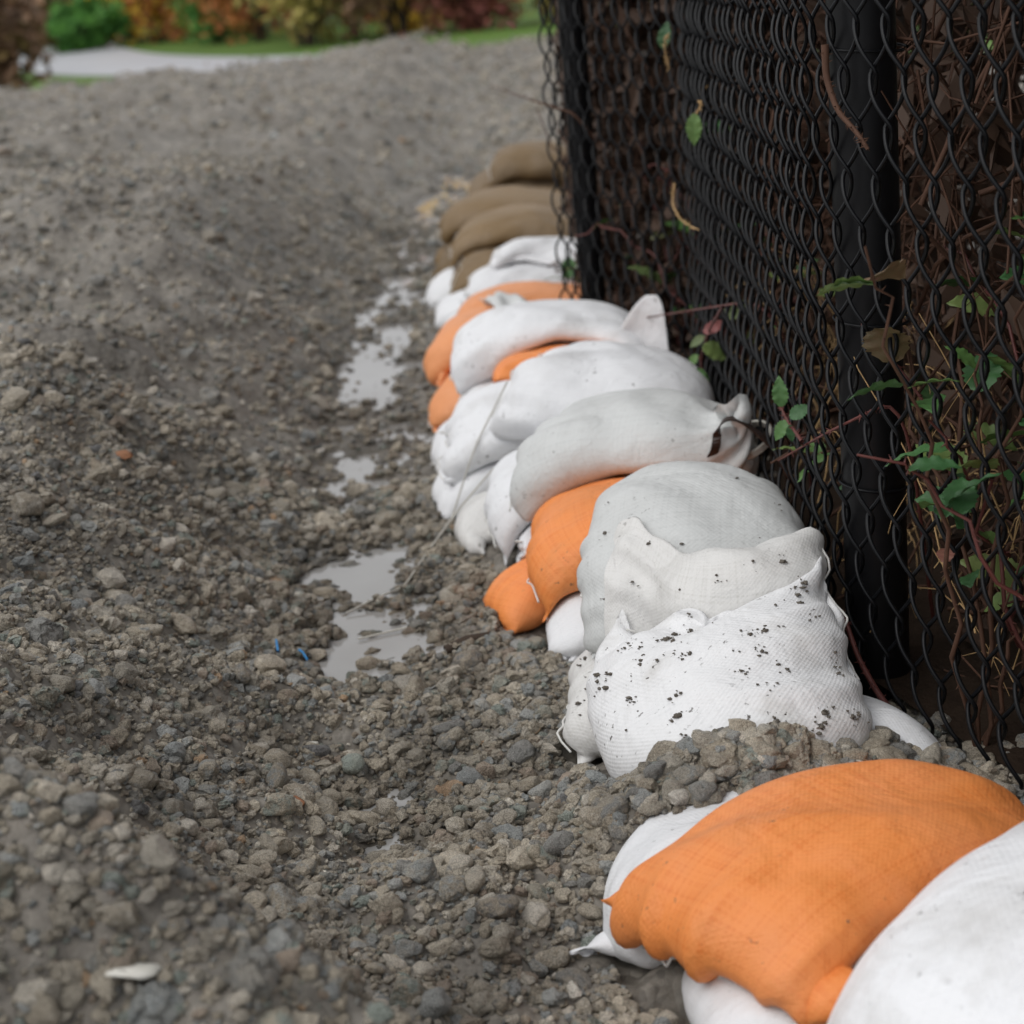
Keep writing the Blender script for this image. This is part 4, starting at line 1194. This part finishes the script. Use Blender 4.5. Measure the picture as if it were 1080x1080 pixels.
for k, (lb, x, y, rx, rz, pal) in enumerate(SH):
    shrub(lb, x, y, FIELD_Z, rx, rz, pal, 300 + k * 13, 2600, 0.11 if rx < 2 else 0.2)

# ------------------------------------------------------------------ small things on and around the sacks
def crumbs_mesh(name, pts, sizes, seed):
    r = np.random.default_rng(seed)
    bm = bmesh.new(); bmesh.ops.create_icosphere(bm, subdivisions=2, radius=1.0)
    bv = np.array([v.co[:] for v in bm.verts]); bf = np.array([[v.index for v in f.verts] for f in bm.faces]); bm.free()
    Vs, Fs = [], []
    for k, (p, s) in enumerate(zip(pts, sizes)):
        v = bv * (1 + 0.28 * r.normal(size=(len(bv), 1))) * s * np.array([r.uniform(0.7, 1.5), r.uniform(0.7, 1.5), r.uniform(0.35, 0.7)])
        Vs.append(v + p); Fs.append(bf + k * len(bv))
    return np_mesh(name, np.concatenate(Vs), np.concatenate(Fs))

def surface_pts(P, n_clusters, per, spread, seed, facing=(0, -0.8, 0.6), fmin=0.35, rows=(0.1, 0.9)):
    r = np.random.default_rng(seed)
    Pj = np.roll(P, -1, 1) - np.roll(P, 1, 1); Pi = np.gradient(P, axis=0)
    n = np.cross(Pj, Pi); n /= np.linalg.norm(n, axis=-1, keepdims=True) + 1e-9
    c = P.mean((0, 1))
    if ((P - c) * n).sum() < 0: n = -n
    f = np.array(facing); f = f / np.linalg.norm(f)
    i = np.arange(P.shape[0])[:, None] / P.shape[0]
    ok = ((n @ f) > fmin) & (i > rows[0]) & (i < rows[1])
    cand = P[ok]; cn = n[ok]
    out, sz = [], []
    for k in range(n_clusters):
        c0_ = r.integers(0, len(cand))
        m = int(r.integers(1, per + 1))
        d = np.linalg.norm(cand - cand[c0_], axis=1)
        near = np.argsort(d)[:12]
        for q in range(m):
            a, b, c_ = cand[near[r.integers(0, 6)]], cand[near[r.integers(0, 12)]], cand[c0_]
            wgt = r.dirichlet([1, 1, 1.5])
            out.append(wgt[0] * a + wgt[1] * b + wgt[2] * c_ + cn[c0_] * 0.0012); sz.append(float(np.clip(r.lognormal(-6.75, 0.6), 0.0005, 0.0055)))
    return np.array(out), np.array(sz)

for key, ncl, per, sd_ in (('E', 70, 12, 1), ('F', 60, 10, 2), ('G', 16, 6, 3), ('H', 12, 4, 4), ('B', 5, 2, 5), ('C', 14, 4, 6)):
    o, P, c = S[key]
    pts, sz = surface_pts(P, ncl, per, 0.02, 40 + sd_)
    d = link('dirt', crumbs_mesh('dirt', pts - c, sz, sd_), M['dirt'], o)
    d['kind'] = 'stuff'
    d['label'] = 'dark crumbs of mud stuck to the sack'

def ribbon(name, pts, wdt, thick, mat, parent=None, twist=0.0):
    P = np.asarray(pts, float)
    t = np.linspace(0, len(P) - 1, len(P) * 6)
    k = np.arange(len(P))
    Q = np.stack([np.interp(t, k, P[:, a]) for a in range(3)], -1)
    ker = np.ones(7) / 7
    Q = np.stack([np.convolve(np.pad(Q[:, a], 3, mode='edge'), ker, 'valid') for a in range(3)], -1)
    T = np.gradient(Q, axis=0); T /= np.linalg.norm(T, axis=1)[:, None]
    S_ = np.cross(T, np.array([0.25, 0.3, 0.9])); S_ /= np.linalg.norm(S_, axis=1)[:, None]
    U_ = np.cross(T, S_)
    a = np.linspace(0, twist, len(Q))[:, None]
    S2 = S_ * np.cos(a) + U_ * np.sin(a); U2 = np.cross(T, S2)
    V = np.stack([Q + S2 * wdt + U2 * thick, Q - S2 * wdt + U2 * thick, Q - S2 * wdt - U2 * thick, Q + S2 * wdt - U2 * thick], 1).reshape(-1, 3)
    m = len(Q); i = np.arange(m - 1)[:, None]; j = np.arange(4)[None]
    q = np.stack([i * 4 + j, i * 4 + (j + 1) % 4, (i + 1) * 4 + (j + 1) % 4, (i + 1) * 4 + j], -1).reshape(-1, 4)
    return link(name, np_mesh(name, V, q, smooth=False), mat, parent)

# dark strap looped round the gathered neck
oI, PI_, cI = S['I']
nk = PI_[-6].mean(0)
base = nk
L_ = [(-0.075, -0.05, -0.015), (-0.06, -0.07, 0.01), (-0.055, -0.06, 0.045), (-0.035, -0.06, 0.062), (0.0, -0.06, 0.04), (0.03, -0.07, 0.005), (0.055, -0.07, -0.012), (0.075, -0.055, 0.0), (0.08, -0.035, 0.03), (0.07, -0.02, 0.062)]
st = ribbon('strap', [base + np.array(v) for v in L_], 0.007, 0.0012, M['strap'], None, 1.4)
tag(st, 'dark brown strap looped beside the gathered neck of a grey-white bag', 'strap')

# upright ear of the pointed white sack
oS, PS, cS = S['S']
tipi = PS[-4:, :, :].reshape(-1, 3)
top = tipi[np.argmax(tipi[:, 2])] - cS
V, Q = [], []
nu, nv = 7, 10
for a in range(nv):
    t = a / (nv - 1)
    for b in range(nu):
        u = b / (nu - 1) - 0.5
        wd = 0.15 * (1 - t) ** 0.6 + 0.03
        V.append((top[0] + u * wd * 0.75 - 0.02 * (1 - t) + 0.02 * t * t, top[1] + u * wd * -0.4 + 0.015 * math.cos(u * 5) * (1 - t), top[2] - 0.045 + 0.15 * t + 0.010 * math.sin(u * 11 + t * 5) * (1 - t)))
for a in range(nv - 1):
    for b in range(nu - 1):
        i = a * nu + b; Q.append((i, i + 1, i + nu + 1, i + nu))
me = np_mesh('ear', V, Q)
ear = link('ear', me, M['white'], oS)
md = ear.modifiers.new('cloth', 'SOLIDIFY'); md.thickness = 0.0025
md = ear.modifiers.new('smooth', 'SUBSURF'); md.levels = 1; md.render_levels = 1

def drape(name, x0, y0, dx, dy, n=16, lift=0.006, seed=0, ang=0.0, cr=0.008):
    """crumpled sheet lying over whatever the height field holds"""
    r = np.random.default_rng(seed)
    u, v = np.meshgrid(np.linspace(-0.5, 0.5, n), np.linspace(-0.5, 0.5, n), indexing='ij')
    edge = 1 + 0.14 * fbm(u * 5 + seed, v * 5, 2, seed)
    xx = u * dx * edge; yy = v * dy * edge
    X_ = x0 + xx * math.cos(ang) - yy * math.sin(ang); Y_ = y0 + xx * math.sin(ang) + yy * math.cos(ang)
    Zs = np.maximum(sample(BAGTOP, X_, Y_), terrain(X_, Y_, False))
    for _ in range(3):
        Zp = np.pad(Zs, 1, mode='edge'); Zs = np.maximum(Zs, (Zp[2:, 1:-1] + Zp[:-2, 1:-1] + Zp[1:-1, 2:] + Zp[1:-1, :-2]) / 4)
    Zs = Zs + lift + cr * (0.55 + 1.1 * fbm(u * 3.6 + 9, v * 3.6 + seed, 2, seed + 5, 0.4))
    V = np.stack([X_, Y_, Zs], -1).reshape(-1, 3)
    i = np.arange(n - 1)[:, None]; j = np.arange(n - 1)[None]
    q = np.stack([i * n + j, i * n + j + 1, (i + 1) * n + j + 1, (i + 1) * n + j], -1).reshape(-1, 4)
    return V, q
# torn pale plastic lying across the faded orange bags
V, q = drape(None, 0.035, 4.12, 0.085, 0.34, 14, 0.006, 3, 0.15, 0.02)
o = link('plastic_scrap', np_mesh('plastic_scrap', V, q), M['grey'])
md = o.modifiers.new('thick', 'SOLIDIFY'); md.thickness = 0.0015
tag(o, 'torn strip of pale plastic draped over the faded orange bags', 'plastic scrap')

# twine lying over the wet gravel and the white bags
def on_top(pts, lift=0.004):
    out = []
    for x, y in pts:
        z = max(float(sample(BAGTOP, np.array(x), np.array(y))), float(terrain(x, y)), WATER_Z)
        out.append((x, y, z + lift))
    return out
def smooth_path(pts, n=60):
    P = np.array(pts); k = np.arange(len(P)); t = np.linspace(0, len(P) - 1, n)
    Q = np.stack([np.interp(t, k, P[:, a]) for a in range(3)], -1)
    ker = np.ones(7) / 7
    return np.stack([np.convolve(np.pad(Q[:, a], 3, mode='edge'), ker, 'valid') for a in range(3)], -1)
for lb, pts in (('frayed pale twine trailing from the white bags onto the wet gravel', [(-0.02, 3.05), (-0.10, 3.02), (-0.17, 2.92), (-0.20, 2.80), (-0.24, 2.74), (-0.30, 2.70)]),
                ('pale twine lying straight across the puddle', [(-0.08, 2.66), (-0.15, 2.62), (-0.22, 2.60), (-0.27, 2.58)]),
                ('loop of pale twine hanging over the white bags by the puddle', [(0.02, 3.22), (-0.06, 3.14), (-0.12, 3.06), (-0.12, 2.98), (-0.06, 2.90)])):
    v, q = tube_arrays(smooth_path(on_top(pts)), 0.0018, 5)
    tag(link('twine', np_mesh('twine', v, q), M['cord']), lb, 'twine', 'bits of twine by the puddle')

def unp(px, py, z=None):
    d = np.array(_F) + (px - 540) / FPX * np.array(_X) + (540 - py) / FPX * np.array(_Y)
    o_ = np.array([0, 0, CAM_H]); t = 0.8
    while t < 30:
        p_ = o_ + d * t
        if p_[2] < float(terrain(p_[0], p_[1])) + 0.004: return p_
        t += 0.004
    return o_ + d * t
# scraps on the gravel
for lb, nm, px, py, sz, mat, sd_ in (('pale holed shell fragment on the near gravel heap', 'shell_fragment', 145, 1027, 0.014, 'shell', 1), ('orange wood chip on the gravel at left centre', 'wood_chip', 310, 848, 0.010, 'chip', 2),
                                      ('reddish wood chip on the gravel bank', 'wood_chip', 132, 482, 0.016, 'chip', 3), ('flat white stone chip on the foreground gravel', 'stone_chip', 508, 930, 0.014, 'shell', 4),
                                      ('small white stone in the middle of the trough', 'stone_chip', 330, 785, 0.008, 'shell', 5), ('small white stone beside the second puddle', 'stone_chip', 327, 520, 0.011, 'shell', 6)):
    p_ = unp(px, py)
    r = np.random.default_rng(sd_)
    me = crumbs_mesh(nm, [np.zeros(3)], [sz], sd_ + 70)
    o = link(nm, me, M[mat]); o.location = p_ + np.array([0, 0, sz * 0.3]); o.scale = (1.3, 0.8, 0.45); o.rotation_euler = (r.uniform(-.3, .3), r.uniform(-.3, .3), r.uniform(0, 3))
    tag(o, lb, 'scrap' if mat != 'shell' else 'stone')
for lb, a, b in (('short upright piece of blue cord in the gravel', (292, 680), (294, 692)), ('short slanting piece of blue cord in the gravel', (316, 690), (325, 701))):
    p_, q_ = unp(*a), unp(*b)
    pts = np.stack([p_, (p_ + q_) / 2 + np.array([0, 0, 0.004]), q_]) + np.array([0, 0, 0.008])
    v, q = tube_arrays(pts, 0.0022, 6)
    tag(link('cord_piece', np_mesh('cord_piece', v, q), M['blue']), lb, 'cord')

# weathered stick half sunk in the wet gravel beside the white bags
p_, q_ = unp(470, 690), unp(528, 672)
v, q = tube_arrays(np.stack([p_, p_ * 0.6 + q_ * 0.4 + np.array([0, 0, 0.004]), q_]) + np.array([0, 0, 0.006]), [0.008, 0.010, 0.006], 7)
tag(link('stick', np_mesh('stick', v, q), M['bark']), 'dark weathered stick lying on the gravel by the small orange corner', 'stick')
